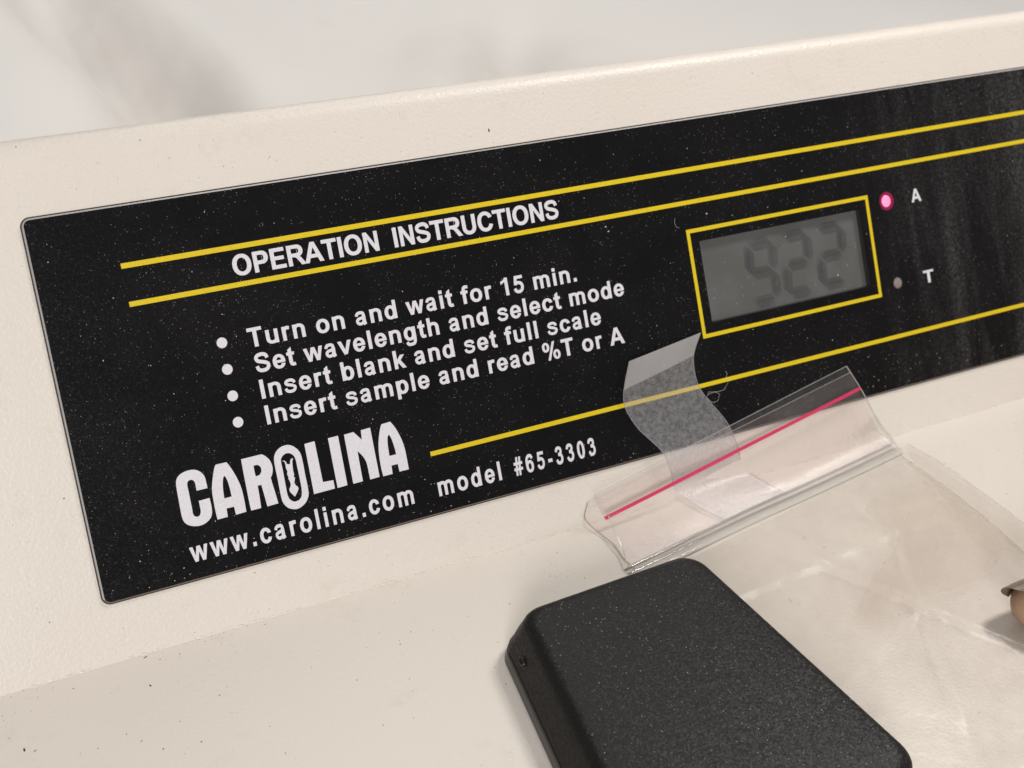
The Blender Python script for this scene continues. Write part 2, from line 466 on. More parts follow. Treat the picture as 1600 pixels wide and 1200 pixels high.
def contours(f, x0, x1, y0, y1, step):
    """marching squares; closed loops of boundary points"""
    xs = np.arange(x0 - .37, x1 + step, step); ys = np.arange(y0 - .53, y1 + step, step)
    X, Y = np.meshgrid(xs, ys)
    V = f(X, Y); V = np.where(np.abs(V) < 1e-6, 1e-6, V)
    seg = {}; pos = {}
    def cross(a, b):
        key = (a, b) if a < b else (b, a)
        if key not in pos:
            va, vb = V[a], V[b]; t = va / (va - vb)
            pos[key] = (X[a] + (X[b] - X[a]) * t, Y[a] + (Y[b] - Y[a]) * t)
        return key
    ins = V < 0
    mixed = (ins[:-1, :-1].astype(int) + ins[1:, :-1] + ins[:-1, 1:] + ins[1:, 1:])
    for j, i in zip(*np.nonzero((mixed > 0) & (mixed < 4))):
        j = int(j); i = int(i)
        c = [(j, i), (j, i + 1), (j + 1, i + 1), (j + 1, i)]
        cr = []
        for k in range(4):
            a, b = c[k], c[(k + 1) % 4]
            if ins[a] != ins[b]: cr.append((ins[a], cross(a, b)))
        n = len(cr)
        for k in range(n):
            if cr[k][0]:                        # leaving the inside on this edge: join with the entry before it
                seg[cr[k][1]] = cr[k - 1][1]
    loops = []
    while seg:
        s, nx = next(iter(seg.items()))
        loop = [s]; del seg[s]
        while nx != s and nx in seg:
            loop.append(nx); q = seg.pop(nx); nx = q
        loops.append([pos[k] for k in loop])
    return loops
def simplify(loop, tol):
    n = len(loop)
    if n < 8: return loop
    P = np.array(loop)
    def dp(a, b):
        if b <= a + 1: return []
        A, B = P[a], P[b % n]; e = B - A; L = np.hypot(*e)
        Q = P[a + 1:b]
        d = np.abs(e[0] * (Q[:, 1] - A[1]) - e[1] * (Q[:, 0] - A[0])) / L if L > 1e-9 else np.hypot(*(Q - A).T)
        k = int(d.argmax())
        if d[k] < tol: return []
        k += a + 1
        return dp(a, k) + [k] + dp(k, b)
    h = int(np.hypot(*(P - P[0]).T).argmax())
    idx = [0] + dp(0, h) + [h] + dp(h, n)
    return [tuple(P[i]) for i in idx]
def inside_even(loops, x, y):
    c = False
    for lp in loops:
        n = len(lp)
        for i in range(n):
            (xa, ya), (xb, yb) = lp[i], lp[i - 1]
            if (ya > y) != (yb > y) and x < (xb - xa) * (y - ya) / (yb - ya) + xa: c = not c
    return c
def fill(loops):
    """triangles of an area bounded by loops (even-odd)"""
    vs, es = [], []
    for lp in loops:
        b = len(vs)
        vs += [Vector(p) for p in lp]
        es += [(b + i, b + (i + 1) % len(lp)) for i in range(len(lp))]
    r = delaunay_2d_cdt(vs, es, [], 0, 1e-6)
    ov, of = r[0], r[2]
    tris = []
    for t in of:
        cx = sum(ov[i].x for i in t) / 3; cy = sum(ov[i].y for i in t) / 3
        if inside_even(loops, cx, cy): tris.append(tuple(t))
    return [(v.x, v.y) for v in ov], tris
def glyph(ch):
    if ch not in _cache:
        adv, f = GL[ch]
        if f is None: _cache[ch] = (adv, [], [], 0, adv)
        else:
            lp = [simplify(l, 1.6) for l in contours(lambda X, Y: f(X, Y) - 6.0, -45, adv + 160, -245, 775, 11)]
            v, t = fill(lp)
            xs = [p[0] for p in v]
            _cache[ch] = (adv, v, t, min(xs), max(xs))
    return _cache[ch]
def print_line(name, text, base, cap, anchors, mat, parent, h, fix=None):
    """set a line of lettering; width scale and tracking are fitted to where its letters stand on the panel"""
    sz = cap / 716
    pre = []; x = 0
    for c in text:
        pre.append(x); x += GL[c][0]
    A = []; B = []
    for i, side, u in anchors:
        g = glyph(text[i]); A.append((1, (pre[i] + (g[3] if side == 'L' else g[4])) * sz, i)); B.append(u)
    A = np.array(A, float); B = np.array(B)
    if fix:
        x0, tr = np.linalg.lstsq(A[:, [0, 2]], B - A[:, 1] * fix, rcond=None)[0]; sx = fix
    else:
        x0, sx, tr = np.linalg.lstsq(A, B, rcond=None)[0]
    V, F = [], []
    for i, c in enumerate(text):
        _, v, t, _, _ = glyph(c)
        b = len(V)
        V += [pan(x0 + (pre[i] + p[0]) * sz * sx + tr * i, base + p[1] * sz, h) for p in v]
        F += [tuple(b + k for k in q) for q in t]
    return mesh(name, V, F, mat, parent)

def extrude_loops(loops, h0, h1, to3, top_only=False):
    """solid plate from 2D loops, between heights h0 and h1 above the panel"""
    v, t = fill(loops)
    n = len(v)
    V = [to3(p[0], p[1], h1) for p in v]
    F = list(t)
    b = len(V)
    for lp in loops:
        m_ = len(lp); b = len(V)
        V += [to3(p[0], p[1], h1) for p in lp] + [to3(p[0], p[1], h0) for p in lp]
        F += [(b + i, b + (i + 1) % m_, b + m_ + (i + 1) % m_, b + m_ + i) for i in range(m_)]
    return V, F
def round_rect(x0, y0, x1, y1, r, k=8):
    out = []
    for cx, cy, a0 in ((x1 - r, y1 - r, 0), (x0 + r, y1 - r, 90), (x0 + r, y0 + r, 180), (x1 - r, y0 + r, 270)):
        for i in range(k + 1):
            a = R(a0 + 90 * i / k); out.append((cx + r * math.cos(a), cy + r * math.sin(a)))
    return out
def circle(cx, cy, r, n=40): return [(cx + r * math.cos(2 * math.pi * i / n), cy + r * math.sin(2 * math.pi * i / n)) for i in range(n)]

# ================================================================ the spectrophotometer
TABLE = -75.0
spec = empty('spectrophotometer', (0, 0, TABLE), 'cream enamelled laboratory spectrophotometer with a sloping black display panel, under the other things', 'lab instrument')

# housing: a folded sheet, deck - sharp bend - sloping panel - rounded ridge - roof running down behind
XL, XR = -33.5, 352.0
holes = {'win': (177.6, -57.4, 235.4, -34.2)}
def housing_profile():
    p = [(-152.0, TABLE + 6), (-150.5, -6.0), (-148.8, -2.0), (-144.5, 0.0), (0.0, 0.0)]
    L = 13.6 + HINGE
    a = Vector((0, L * math.cos(TILT), L * math.sin(TILT)))
    r = 4.6
    c = a - NAX * r
    p.append((a.y, a.z))
    for i in range(1, 15):
        t = R(106) * i / 14
        q = c + NAX * (r * math.cos(t)) + VAX * (r * math.sin(t))
        p.append((q.y, q.z))
    e = p[-1]
    d = Vector((0, math.cos(R(50)), -math.sin(R(50))))
    p.append((e[0] + d.y * 120, e[1] + d.z * 120))
    p.append((p[-1][0] + 2, TABLE + 6))
    return p
prof = housing_profile()
er = 3.2          # rounding of the side edges
def offset_prof(d):
    """profile shrunk inward by d (mm)"""
    out = []
    n = len(prof)
    for i in range(n):
        a = Vector(prof[max(i - 1, 0)]); b = Vector(prof[i]); c = Vector(prof[min(i + 1, n - 1)])
        n1 = Vector((-(b - a).y, (b - a).x)); n2 = Vector((-(c - b).y, (c - b).x))
        if i == 0: n1 = n2
        if i == n - 1: n2 = n1
        n1 = n1.normalized(); n2 = n2.normalized()
        nn = (n1 + n2); nn = nn / max(nn.dot(n1), 0.35) if nn.length > 1e-6 else n1
        out.append((b.x - nn.x * d, b.y - nn.y * d))
    return out
def strip(cols, i0, i1, mat, name, smooth):
    V, F = [], []
    k = i1 - i0 + 1
    for x, pr in cols:
        V += [(x, pr[i][0], pr[i][1]) for i in range(i0, i1 + 1)]
    for c in range(len(cols) - 1):
        for i in range(k - 1):
            F.append((c * k + i, c * k + i + 1, (c + 1) * k + i + 1, (c + 1) * k + i))
    return mesh(name, V, F, mat, spec, smooth)
cols = []
for i in range(6):
    t = R(90) * i / 5
    cols.append((XL + er - er * math.cos(t) , offset_prof(er - er * math.sin(t))))
cols += [(XR - er + er * math.sin(R(90) * i / 5), offset_prof(er - er * math.cos(R(90) * i / 5))) for i in range(6)]
# deck plate
deck = strip(cols, 0, 4, ENAMEL_DECK, 'deck', False)
# panel plate with openings for the display and the two lamps: edges rounded like the deck
ridge_i = 5
roof = strip(cols, ridge_i, len(prof) - 1, ENAMEL, 'roof', True)
# panel face
win = holes['win']
LA, LT, LR = (246.25, -33.27), (246.37, -58.31), 1.89
outer = [(XL + er, -HINGE), (XR - er, -HINGE), (XR - er, 13.6), (XL + er, 13.6)]
loops = [outer, round_rect(win[0] - .6, win[1] - .6, win[2] + .6, win[3] + .6, .5, 3), circle(*LA, LR + .25), circle(*LT, LR + .25)]
V, F = extrude_loops(loops[:1] + loops[1:], -1.2, 0, lambda x, y, h: pan(x, y, h))
face = mesh('front_panel', V, F, ENAMEL, spec)
for xs in (0, 6):
    V = []; F = []
    sub = cols[xs:xs + 6]
    for x, pr in sub: V += [(x, pr[4][0], pr[4][1]), (x, pr[5][0], pr[5][1])]
    for i in range(5): F.append((2 * i, 2 * i + 1, 2 * i + 3, 2 * i + 2))
    mesh('panel_edge', V, F, ENAMEL, spec, True)
for x, pr in (cols[0], cols[-1]):
    V = [(x, p[0], p[1]) for p in pr]
    mesh('side_plate', V, [tuple(range(len(V)))], ENAMEL, spec)
# base tray the housing stands on
V = [(XL + 4, -146, TABLE), (XR - 4, -146, TABLE), (XR - 4, 150, TABLE), (XL + 4, 150, TABLE), (XL + 4, -146, TABLE + 9), (XR - 4, -146, TABLE + 9), (XR - 4, 150, TABLE + 9), (XL + 4, 150, TABLE + 9)]
mesh('base_tray', V, [(0, 1, 2, 3), (4, 5, 6, 7), (0, 1, 5, 4), (1, 2, 6, 5), (2, 3, 7, 6), (3, 0, 4, 7)], simple('grey_tray', (0.12, 0.12, 0.12)), spec)
# chipped paint line along the bend
V, F = [], []
rnd = random.Random(3)
x = XL + 4
while x < XR - 6:
    w = rnd.uniform(0.25, 2.2)
    if noise.noise(Vector((x * 0.11, 3.1, 0))) > -0.12 and rnd.random() < 0.8:
        y = rnd.uniform(-0.10, 0.10); t = rnd.uniform(0.06, 0.20); b = len(V)
        V += [(x, y - t, 0.05), (x + w, y - t * .6, 0.05), (x + w, y + t * .5, 0.30), (x, y + t, 0.32), (x + w * .5, y, 0.42)]
        F += [(b, b + 1, b + 4), (b + 1, b + 2, b + 4), (b + 2, b + 3, b + 4), (b + 3, b, b + 4)]
    x += w * rnd.uniform(0.6, 1.8)
bend = mesh('chipped_paint', V, F, simple('paint_chip', (0.78, 0.72, 0.64), 0.35), spec)
bend['kind'] = 'stuff'

# ---------------------------------------------------------------- black overlay
OT = 0.75
ovl = round_rect(0.25, -90.0, 338.0, 0.0, 1.9)
def inset(lp, d):
    cx0, cy0, cx1, cy1 = 0.25, -90.0, 338.0, 0.0
    return round_rect(cx0 + d, cy0 + d, cx1 - d, cy1 - d, max(1.9 - d, .4))
cut = [round_rect(win[0], win[1], win[2], win[3], .25, 2), circle(*LA, LR), circle(*LT, LR)]
v2, t2 = fill([inset(ovl, .34)] + cut)
overlay = mesh('overlay_panel', [pan(p[0], p[1], OT) for p in v2], t2, OVERLAY, spec)
# bevelled clear rim round the overlay
a_, b_, c_ = inset(ovl, .34), inset(ovl, .0), inset(ovl, -.02)
V = [pan(p[0], p[1], OT) for p in a_] + [pan(p[0], p[1], OT - .34) for p in b_] + [pan(p[0], p[1], 0.02) for p in c_]
n_ = len(a_); F = []
for k in (0, 1):
    F += [(k * n_ + i, k * n_ + (i + 1) % n_, (k + 1) * n_ + (i + 1) % n_, (k + 1) * n_ + i) for i in range(n_)]
low = [f for f in F if sum(V[i].z for i in f) / 4 < pan(0, -88.4).z]  # lower rim faces get a darker colour that stands for shade
mesh('overlay_rim', V, [f for f in F if f not in low], EDGE, overlay, False)
mesh('overlay_rim', V, low, simple('shaded_edge', (0.13, 0.10, 0.075), 0.35, 0.6), overlay, False, 'lower rim of the black overlay, shade painted in')
# thin dark line round it
v2, t2 = fill([inset(ovl, -.34), inset(ovl, .2)])
mesh('dark_outline', [pan(p[0], p[1], 0.04) for p in v2], t2, DARK_LINE, overlay)
# walls of the openings in the overlay
for lp in cut:
    n_ = len(lp)
    V = [pan(p[0], p[1], OT) for p in lp] + [pan(p[0], p[1], -1.6) for p in lp]
    mesh('opening_wall', V, [(i, (i + 1) % n_, n_ + (i + 1) % n_, n_ + i) for i in range(n_)], simple('opening_wall', (0.02, 0.018, 0.018), 0.5), overlay)

HP = OT + 0.035
def bar(name, pts, mat=YELLOW):
    return mesh(name, [pan(p[0], p[1], HP) for p in pts], [tuple(range(len(pts)))], mat, overlay)
for v, u0, t in ((-13.95, 19.8, .62), (-22.93, 19.9, .60), (-74.26, 86.44, .60)):
    bar('printed_stripe', [(u0, v - t), (337.6, v - t), (337.6, v + t), (u0, v + t)])
x0, x1, y1, y0 = 174.33, 238.75, -30.97, -60.81
t = .55
v2, t2 = fill([[(x0 - t, y0 - t), (x1 + t, y0 - t), (x1 + t, y1 + t), (x0 - t, y1 + t)], [(x0 + t, y0 + t), (x1 - t, y0 + t), (x1 - t, y1 - t), (x0 + t, y1 - t)]])
mesh('printed_frame', [pan(p[0], p[1], HP) for p in v2], t2, YELLOW, overlay)

print_line('printed_text', 'OPERATION  INSTRUCTIONS', -20.85, 4.95, [(0, 'L', 45.75), (1, 'L', 50.9), (8, 'R', 82.45), (22, 'R', 135.24)], WHITE, overlay, HP, .97)
print_line('printed_text', 'Turn on and wait for 15 min.', -38.3, 4.6, [(0, 'L', 45.87), (5, 'L', 63.03), (6, 'R', 70.39), (8, 'L', 73.3), (10, 'R', 84.48), (15, 'R', 100.17), (17, 'L', 102.83), (19, 'R', 111.65), (24, 'L', 124.1), (27, 'R', 137.09)], WHITE, overlay, HP, .985)
print_line('printed_text', 'Set wavelength and select mode', -44.62, 4.6, [(0, 'L', 45.96), (2, 'R', 56.12), (4, 'L', 58.99), (15, 'L', 97.94), (17, 'R', 109.2), (19, 'L', 112.17), (24, 'R', 130.98), (26, 'L', 133.64), (29, 'R', 150.96)], WHITE, overlay, HP, .985)
print_line('printed_text', 'Insert blank and set full scale', -51.02, 4.6, [(0, 'L', 46.25), (5, 'R', 64.37), (7, 'L', 67.39), (11, 'R', 84.25), (30, 'R', 142.33)], WHITE, overlay, HP, .985)
print_line('printed_text', 'Insert sample and read %T or A', -57.42, 4.6, [(0, 'L', 46.27), (29, 'L', 143.9), (29, 'R', 148.55)], WHITE, overlay, HP, .985)
print_line('printed_text', 'www.carolina.com', -85.6, 5.0, [(0, 'L', 21.81), (2, 'R', 36.21), (3, 'L', 37.01), (4, 'L', 39.02), (8, 'L', 53.42), (9, 'L', 55.77), (10, 'L', 57.89), (10, 'R', 60.51), (12, 'L', 65.2), (13, 'L', 67.7), (14, 'L', 71.32), (15, 'L', 75.43), (15, 'R', 79.83)], WHITE, overlay, HP)
print_line('printed_text', 'model', -85.52, 4.95, [(0, 'L', 86.7), (0, 'R', 91.12), (2, 'R', 99.16), (4, 'L', 104.15)], WHITE, overlay, HP, .81)
print_line('printed_text', '#65-3303', -85.5, 4.75, [(0, 'L', 108.69), (1, 'L', 112.57), (2, 'L', 116.09), (3, 'L', 119.15), (7, 'R', 133.8)], WHITE, overlay, HP, .70)
print_line('printed_text', 'A', -35.2, 3.95, [(0, 'L', 255.94), (0, 'R', 259.85), (0, 'R', 259.85)], WHITE, overlay, HP)
print_line('printed_text', 'T', -60.3, 3.8, [(0, 'L', 256.35), (0, 'R', 260.5), (0, 'R', 260.5)], WHITE, overlay, HP)
for i in range(4):
    lp = circle(39.32, -35.82 - 6.48 * i, 1.28, 36)
    mesh('printed_bullet', [pan(p[0], p[1], HP) for p in lp], [tuple(range(36))], WHITE, overlay)

LOGO = {
    'C' : [[(28.96, -69.04), (28.94, -67.6), (28.9, -66.49), (28.56, -65.49), (27.91, -64.69), (27.11, -64.15), (26.26, -63.91), (25.18, -63.85), (23.97, -64.05), (22.88, -64.57), (22.17, -65.4), (21.89, -66.6), (21.81, -68.04), (21.76, -70.03), (21.7, -72.03), (21.69, -73.85), (21.8, -75.07), (22.23, -76.01), (23.07, -76.74), (24.24, -77.22), (25.48, -77.4), (26.6, -77.23), (27.72, -76.69), (28.47, -75.96), (28.86, -74.95), (29.01, -73.51), (28.97, -71.47), (26.32, -71.54), (26.34, -73.02), (26.28, -74.1), (26.0, -74.86), (25.58, -75.12), (25.04, -75.11), (24.56, -74.77), (24.38, -74.08), (24.41, -72.89), (24.42, -70.88), (24.44, -69.06), (24.42, -67.4), (24.58, -66.62), (24.97, -66.22), (25.52, -66.18), (26.01, -66.42), (26.3, -66.95), (26.34, -67.7), (26.32, -69.06)]] ,
    'A' : [[(29.79, -77.03), (29.72, -74.98), (29.75, -72.59), (29.83, -70.58), (30.12, -68.81), (30.69, -66.92), (31.3, -65.23), (31.84, -64.16), (32.24, -64.04), (34.63, -64.04), (35.16, -65.05), (35.89, -66.89), (36.45, -68.7), (36.84, -70.46), (37.01, -72.36), (37.02, -74.6), (36.97, -76.92), (34.35, -77.0), (34.29, -74.99), (32.43, -74.93), (32.34, -77.0)], [(32.39, -72.45), (34.24, -72.42), (34.18, -70.73), (34.07, -69.04), (33.79, -67.68), (33.48, -67.14), (33.14, -67.52), (32.82, -68.55), (32.53, -70.32)]] ,
    'R' : [[(38.22, -64.19), (42.86, -64.14), (43.75, -64.42), (44.46, -65.11), (45.04, -66.0), (45.36, -67.2), (45.36, -68.32), (44.98, -69.54), (44.45, -70.26), (44.59, -71.89), (44.85, -74.39), (45.07, -76.86), (42.27, -76.94), (42.06, -74.07), (41.85, -71.4), (40.91, -71.39), (40.86, -73.96), (40.69, -76.92), (38.18, -76.93), (38.11, -74.96), (38.13, -70.3), (38.16, -66.96)], [(40.89, -66.41), (41.74, -66.42), (42.32, -66.8), (42.6, -67.56), (42.43, -68.36), (41.87, -68.98), (40.91, -69.08), (40.85, -67.98)]] ,
    'O' : [[(46.12, -66.25), (46.43, -65.2), (47.22, -64.17), (48.4, -63.51), (49.77, -63.36), (50.86, -63.65), (51.86, -64.41), (52.62, -65.44), (52.97, -66.56), (53.07, -68.47), (53.04, -71.49), (53.08, -74.16), (53.02, -75.85), (52.8, -76.94), (52.08, -78.09), (50.94, -78.94), (49.59, -79.36), (48.29, -79.13), (47.17, -78.46), (46.43, -77.42), (46.1, -76.21), (46.05, -74.12), (46.07, -70.74), (46.03, -68.11)], [(47.76, -66.83), (48.18, -65.99), (48.86, -65.49), (49.75, -65.35), (50.54, -65.7), (51.17, -66.41), (51.43, -67.51), (51.46, -69.22), (51.5, -71.88), (51.49, -74.34), (51.36, -75.63), (51.01, -76.68), (50.29, -77.36), (49.21, -77.46), (48.35, -76.93), (47.85, -76.08), (47.7, -74.91), (47.72, -72.46), (47.76, -69.46)]] ,
    'figure' : [[(48.09, -66.91), (48.55, -66.98), (48.95, -67.39), (49.03, -67.92), (49.79, -68.18), (50.1, -67.2), (50.49, -66.91), (50.87, -66.93), (50.54, -67.58), (50.38, -68.58), (50.27, -69.88), (50.32, -70.83), (50.09, -71.25), (50.36, -71.79), (50.0, -72.83), (50.2, -73.54), (50.66, -74.13), (50.71, -74.62), (50.22, -75.35), (49.45, -76.26), (49.08, -75.73), (48.49, -74.82), (48.45, -74.06), (48.91, -73.42), (49.0, -72.78), (48.88, -71.99), (48.65, -71.52), (48.84, -71.23), (48.62, -70.42), (48.82, -69.72), (48.64, -68.92), (48.67, -67.99), (48.58, -67.31)]] ,
    'L' : [[(54.33, -64.15), (56.99, -64.03), (57.09, -74.46), (59.79, -74.63), (59.8, -76.77), (54.29, -76.83)]] ,
    'I' : [[(60.5, -64.11), (63.17, -64.07), (63.14, -76.72), (60.51, -76.81)]] ,
    'N' : [[(64.74, -64.18), (67.27, -64.07), (69.08, -66.47), (69.26, -64.06), (71.79, -63.95), (71.83, -76.69), (69.25, -76.77), (69.21, -73.31), (69.0, -71.77), (68.34, -70.29), (67.4, -68.99), (67.33, -71.87), (67.3, -76.74), (64.71, -76.77), (64.7, -69.6)]] ,
    'A2' : [[(72.81, -76.81), (72.68, -74.64), (72.72, -72.32), (72.91, -70.04), (73.3, -67.97), (73.91, -65.95), (74.6, -64.28), (74.96, -63.79), (77.35, -63.66), (78.26, -65.28), (78.96, -67.1), (79.48, -68.9), (79.83, -71.15), (79.89, -73.51), (79.88, -76.67), (77.3, -76.67), (77.23, -74.64), (75.49, -74.65), (75.38, -76.79)], [(75.44, -72.13), (77.27, -72.14), (77.2, -70.54), (76.91, -68.47), (76.62, -67.32), (76.33, -66.84), (75.93, -67.24), (75.64, -68.51), (75.49, -70.31)]] ,
}
def smooth_loop(lp, sharp=38, k=4):
    """rounds the soft corners of an outline and keeps its hard ones"""
    n = len(lp); P = [Vector(p) for p in lp]
    hard = []
    for i in range(n):
        a = (P[i] - P[i - 1]); b = (P[(i + 1) % n] - P[i])
        hard.append(math.degrees(a.angle(b)) > sharp)
    out = []
    for i in range(n):
        p1, p2 = P[i], P[(i + 1) % n]
        p0 = P[i - 1] if not hard[i] else p1 - (p2 - p1)
        p3 = P[(i + 2) % n] if not hard[(i + 1) % n] else p2 + (p2 - p1)
        straight = (hard[i] and hard[(i + 1) % n]) or (p2 - p1).length > 4
        out.append(tuple(p1))
        if straight: continue
        for j in range(1, k):
            t = j / k
            q = 0.5 * (2 * p1 + (p2 - p0) * t + (2 * p0 - 5 * p1 + 4 * p2 - p3) * t * t + (3 * p1 - p0 - 3 * p2 + p3) * t ** 3)
            out.append((q.x, q.y))
    return out
for key, lps in LOGO.items():
    v2, t2 = fill([smooth_loop(l) for l in lps])
    mesh('logo_emblem' if key == 'figure' else 'logo_letter', [pan(p[0], p[1], HP) for p in v2], t2, WHITE, overlay)

# ---------------------------------------------------------------- liquid crystal display
def mat_lcd():
    a = NT('lcd_glass')
    d = a.voro(1500); s = a.new('ShaderNodeSeparateColor'); a.l(d.outputs['Color'], s.inputs[0])
    dot = a.ramp(d.outputs['Distance'], [(0, G(1)), (.12, G(1)), (.25, G(0))])
    cl = a.ramp(a.noise(70, 3, .6), [(.45, G(0)), (.7, G(1))])
    pick = a.math('GREATER_THAN', s.outputs[0], a.math('SUBTRACT', .985, a.math('MULTIPLY', cl, .06)))
    col = a.mix(a.math('MULTIPLY', a.math('MULTIPLY', dot, pick), .6), a.mix(cl, (0.100, 0.099, 0.093), (0.120, 0.119, 0.122)), (.5, .5, .5))
    a.l(col, a.b.inputs['Base Color'])
    a.b.inputs['Roughness'].default_value = 0.22
    a.b.inputs['Specular IOR Level'].default_value = 0.4
    return a.m
disp = mesh('display', [pan(win[0] + .02, win[1] + .02, -.9), pan(win[2] - .02, win[1] + .02, -.9), pan(win[2] - .02, win[3] - .02, -.9), pan(win[0] + .02, win[3] - .02, -.9)], [(0, 1, 2, 3)], mat_lcd(), spec)
SEG = mat_film('lcd_segment', (0.96, 0.96, 0.972), 0.02, (0.02, 0.02, 0.03), 0.3, 0.2)
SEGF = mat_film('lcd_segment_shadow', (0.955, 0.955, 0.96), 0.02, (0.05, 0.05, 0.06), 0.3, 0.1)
def seven(u, v, on, w=7.6, hgt=15.2, s=1.7, sl=0.06, mat=SEG, h=-.84):
    hw, hh = w / 2, hgt / 2
    spots = {'a': ((-hw, hh), (hw, hh)), 'g': ((-hw, 0), (hw, 0)), 'd': ((-hw, -hh), (hw, -hh)),
             'f': ((-hw, hh), (-hw, 0)), 'b': ((hw, hh), (hw, 0)), 'e': ((-hw, 0), (-hw, -hh)), 'c': ((hw, 0), (hw, -hh))}
    for k in on:
        (ax, ay), (bx, by) = spots[k]
        a = Vector((ax, ay)); b = Vector((bx, by)); e = (b - a).normalized(); nn = Vector((-e.y, e.x)) * s / 2
        a2, b2 = a + e * .35, b - e * .35
        pts = [a2, a2 + e * s / 2 + nn, b2 - e * s / 2 + nn, b2, b2 - e * s / 2 - nn, a2 + e * s / 2 - nn]
        mesh('segment_and_shadow', [pan(u + p.x + p.y * sl, v + p.y, h) for p in pts], [tuple(range(6))], mat, disp)
for du, dv, sw, mt, hh in ((0, 0, 1.9, SEG, -.84), (.7, -.8, 3.6, SEGF, -.87), (1.2, -1.4, 2.6, SEGF, -.885)):  # the offset copies imitate the digits' soft shadow as tinted sheets
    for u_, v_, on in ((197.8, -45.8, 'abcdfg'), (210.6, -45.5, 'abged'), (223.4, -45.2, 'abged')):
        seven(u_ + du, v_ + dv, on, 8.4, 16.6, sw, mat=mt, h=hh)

# ---------------------------------------------------------------- the two indicator lamps
def dome(name, c, r, h, z0, mat, label):
    V, F = [], []
    N, K = 28, 7
    for k in range(K):
        t = R(90) * k / K
        for i in range(N):
            a = 2 * math.pi * i / N
            V.append(pan(c[0] + r * math.cos(t) * math.cos(a), c[1] + r * math.cos(t) * math.sin(a), z0 + h * math.sin(t)))
    V.append(pan(c[0], c[1], z0 + h))
    for k in range(K - 1):
        F += [(k * N + i, k * N + (i + 1) % N, (k + 1) * N + (i + 1) % N, (k + 1) * N + i) for i in range(N)]
    F += [((K - 1) * N + i, (K - 1) * N + (i + 1) % N, K * N) for i in range(N)]
    return mesh(name, V, F, mat, spec, True, label)
dome('indicator_lamp', LA, 1.86, .9, .35, mat_led('lamp_lit', (1.0, 0.30, 0.50, 1), (0.80, 0.01, 0.14, 1), 1.25), 'indicator lamp glowing pink beside the letter A')
dome('indicator_lamp', LT, 1.86, 0.6, .1, simple('lamp_off', (0.24, 0.20, 0.19), 0.35, 0.6), 'unlit grey indicator lamp beside the letter T')
v2, t2 = fill([circle(*LA, 2.75), circle(*LA, 1.87)])  # halo of the lamp, added as a flat glowing ring
a = NT('lamp_halo_ring'); a.b.inputs['Base Color'].default_value = (0.02, 0.0, 0.005, 1)
a.b.inputs['Emission Color'].default_value = (0.85, 0.0, 0.16, 1); a.b.inputs['Emission Strength'].default_value = 0.30
mesh('lamp_halo', [pan(p[0], p[1], OT + .03) for p in v2], t2, a.m, spec, False, 'red glow round the lit lamp, drawn as a flat ring')

# ================================================================ black plastic case on the deck
case = empty('plastic_case', (115, -68, 0), 'black rounded plastic case with a grainy speckled top, lying on the cream deck', 'plastic case')
CASE = mat_case('black_grained_plastic')
CASE2 = simple('black_lower_shell', (0.045, 0.041, 0.037), 0.3, 0.8, 0, (1500, .3, .0001))
def quad_loop(dl, dt, dr, db, rad, k=10):
    # edges given as lines: left, top, right, bottom of the footprint, each moved inward
    BL, TL, TR_, BR = Vector((75.2, -108)), Vector((85.5, -30.6)), Vector((140.8, -28.6)), Vector((152.8, -108))
    P = [BR, TR_, TL, BL]; D = [dr, dt, dl, db]
    lines = []
    for i in range(4):
        a, b = P[i], P[(i + 1) % 4]
        e = (b - a).normalized(); n = Vector((-e.y, e.x))
        lines.append((a + n * D[i], e))
    C_ = []
    for i in range(4):
        (p, e), (q, g) = lines[i - 1], lines[i]
        cr = e.x * g.y - e.y * g.x
        t = ((q - p).x * g.y - (q - p).y * g.x) / cr
        C_.append(p + e * t)
    out = []
    for i in range(4):
        c = C_[i]; e0 = (C_[i - 1] - c).normalized(); e1 = (C_[(i + 1) % 4] - c).normalized()
        ang = e0.angle(e1); dd = rad / math.tan(ang / 2)
        o = c + (e0 + e1).normalized() * (rad / math.sin(ang / 2))
        s = c + e0 * dd - o; f_ = c + e1 * dd - o
        a0 = math.atan2(s.y, s.x); a1 = math.atan2(f_.y, f_.x)
        while a1 < a0: a1 += 2 * math.pi
        if a1 - a0 > math.pi: a1 -= 2 * math.pi
        for j in range(k + 1):
            t = a0 + (a1 - a0) * j / k
            out.append((o.x + rad * math.cos(t), o.y + rad * math.sin(t)))
    return out
def lathe_case(name, levels, mat, cap_top, cap_bot, smooth):
    V, F = [], []
    for (z, dl, dt, dr, db, rad) in levels:
        lp = quad_loop(dl, dt, dr, db, rad)
        V += [(p[0], p[1], z) for p in lp]
    n = len(lp)
    for k in range(len(levels) - 1):
        F += [(k * n + i, k * n + (i + 1) % n, (k + 1) * n + (i + 1) % n, (k + 1) * n + i) for i in range(n)]
    if cap_top: F.append(tuple((len(levels) - 1) * n + i for i in range(n)))
    if cap_bot: F.append(tuple(reversed(range(n))))
    return mesh(name, V, F, mat, case, smooth)
lv = []
H_ = 13.6
lv.append((3.0, 1.2, .6, .6, .6, 6.0))
lv.append((3.45, 1.2, .6, .6, .6, 6.0))
lv.append((3.5, 0.35, .0, .0, .0, 6.0))
lv.append((4.2, 0.3, .0, .0, .0, 5.8))
lv.append((5.0, 0.65, .1, .1, .1, 6.4))
lv.append((8.0, 1.55, .4, .4, .4, 6.4))
lv.append((10.8, 2.75, .8, .8, .8, 6.4))
for i in range(1, 8):
    t = R(90) * i / 7
    s, c = math.sin(t), 1 - math.cos(t)
    lv.append((10.8 + (H_ - 10.8) * s, 2.75 + .9 * s + 2.5 * c, .8 + 2.9 * c, .8 + 2.9 * c, .8 + 2.9 * c, 6.2))
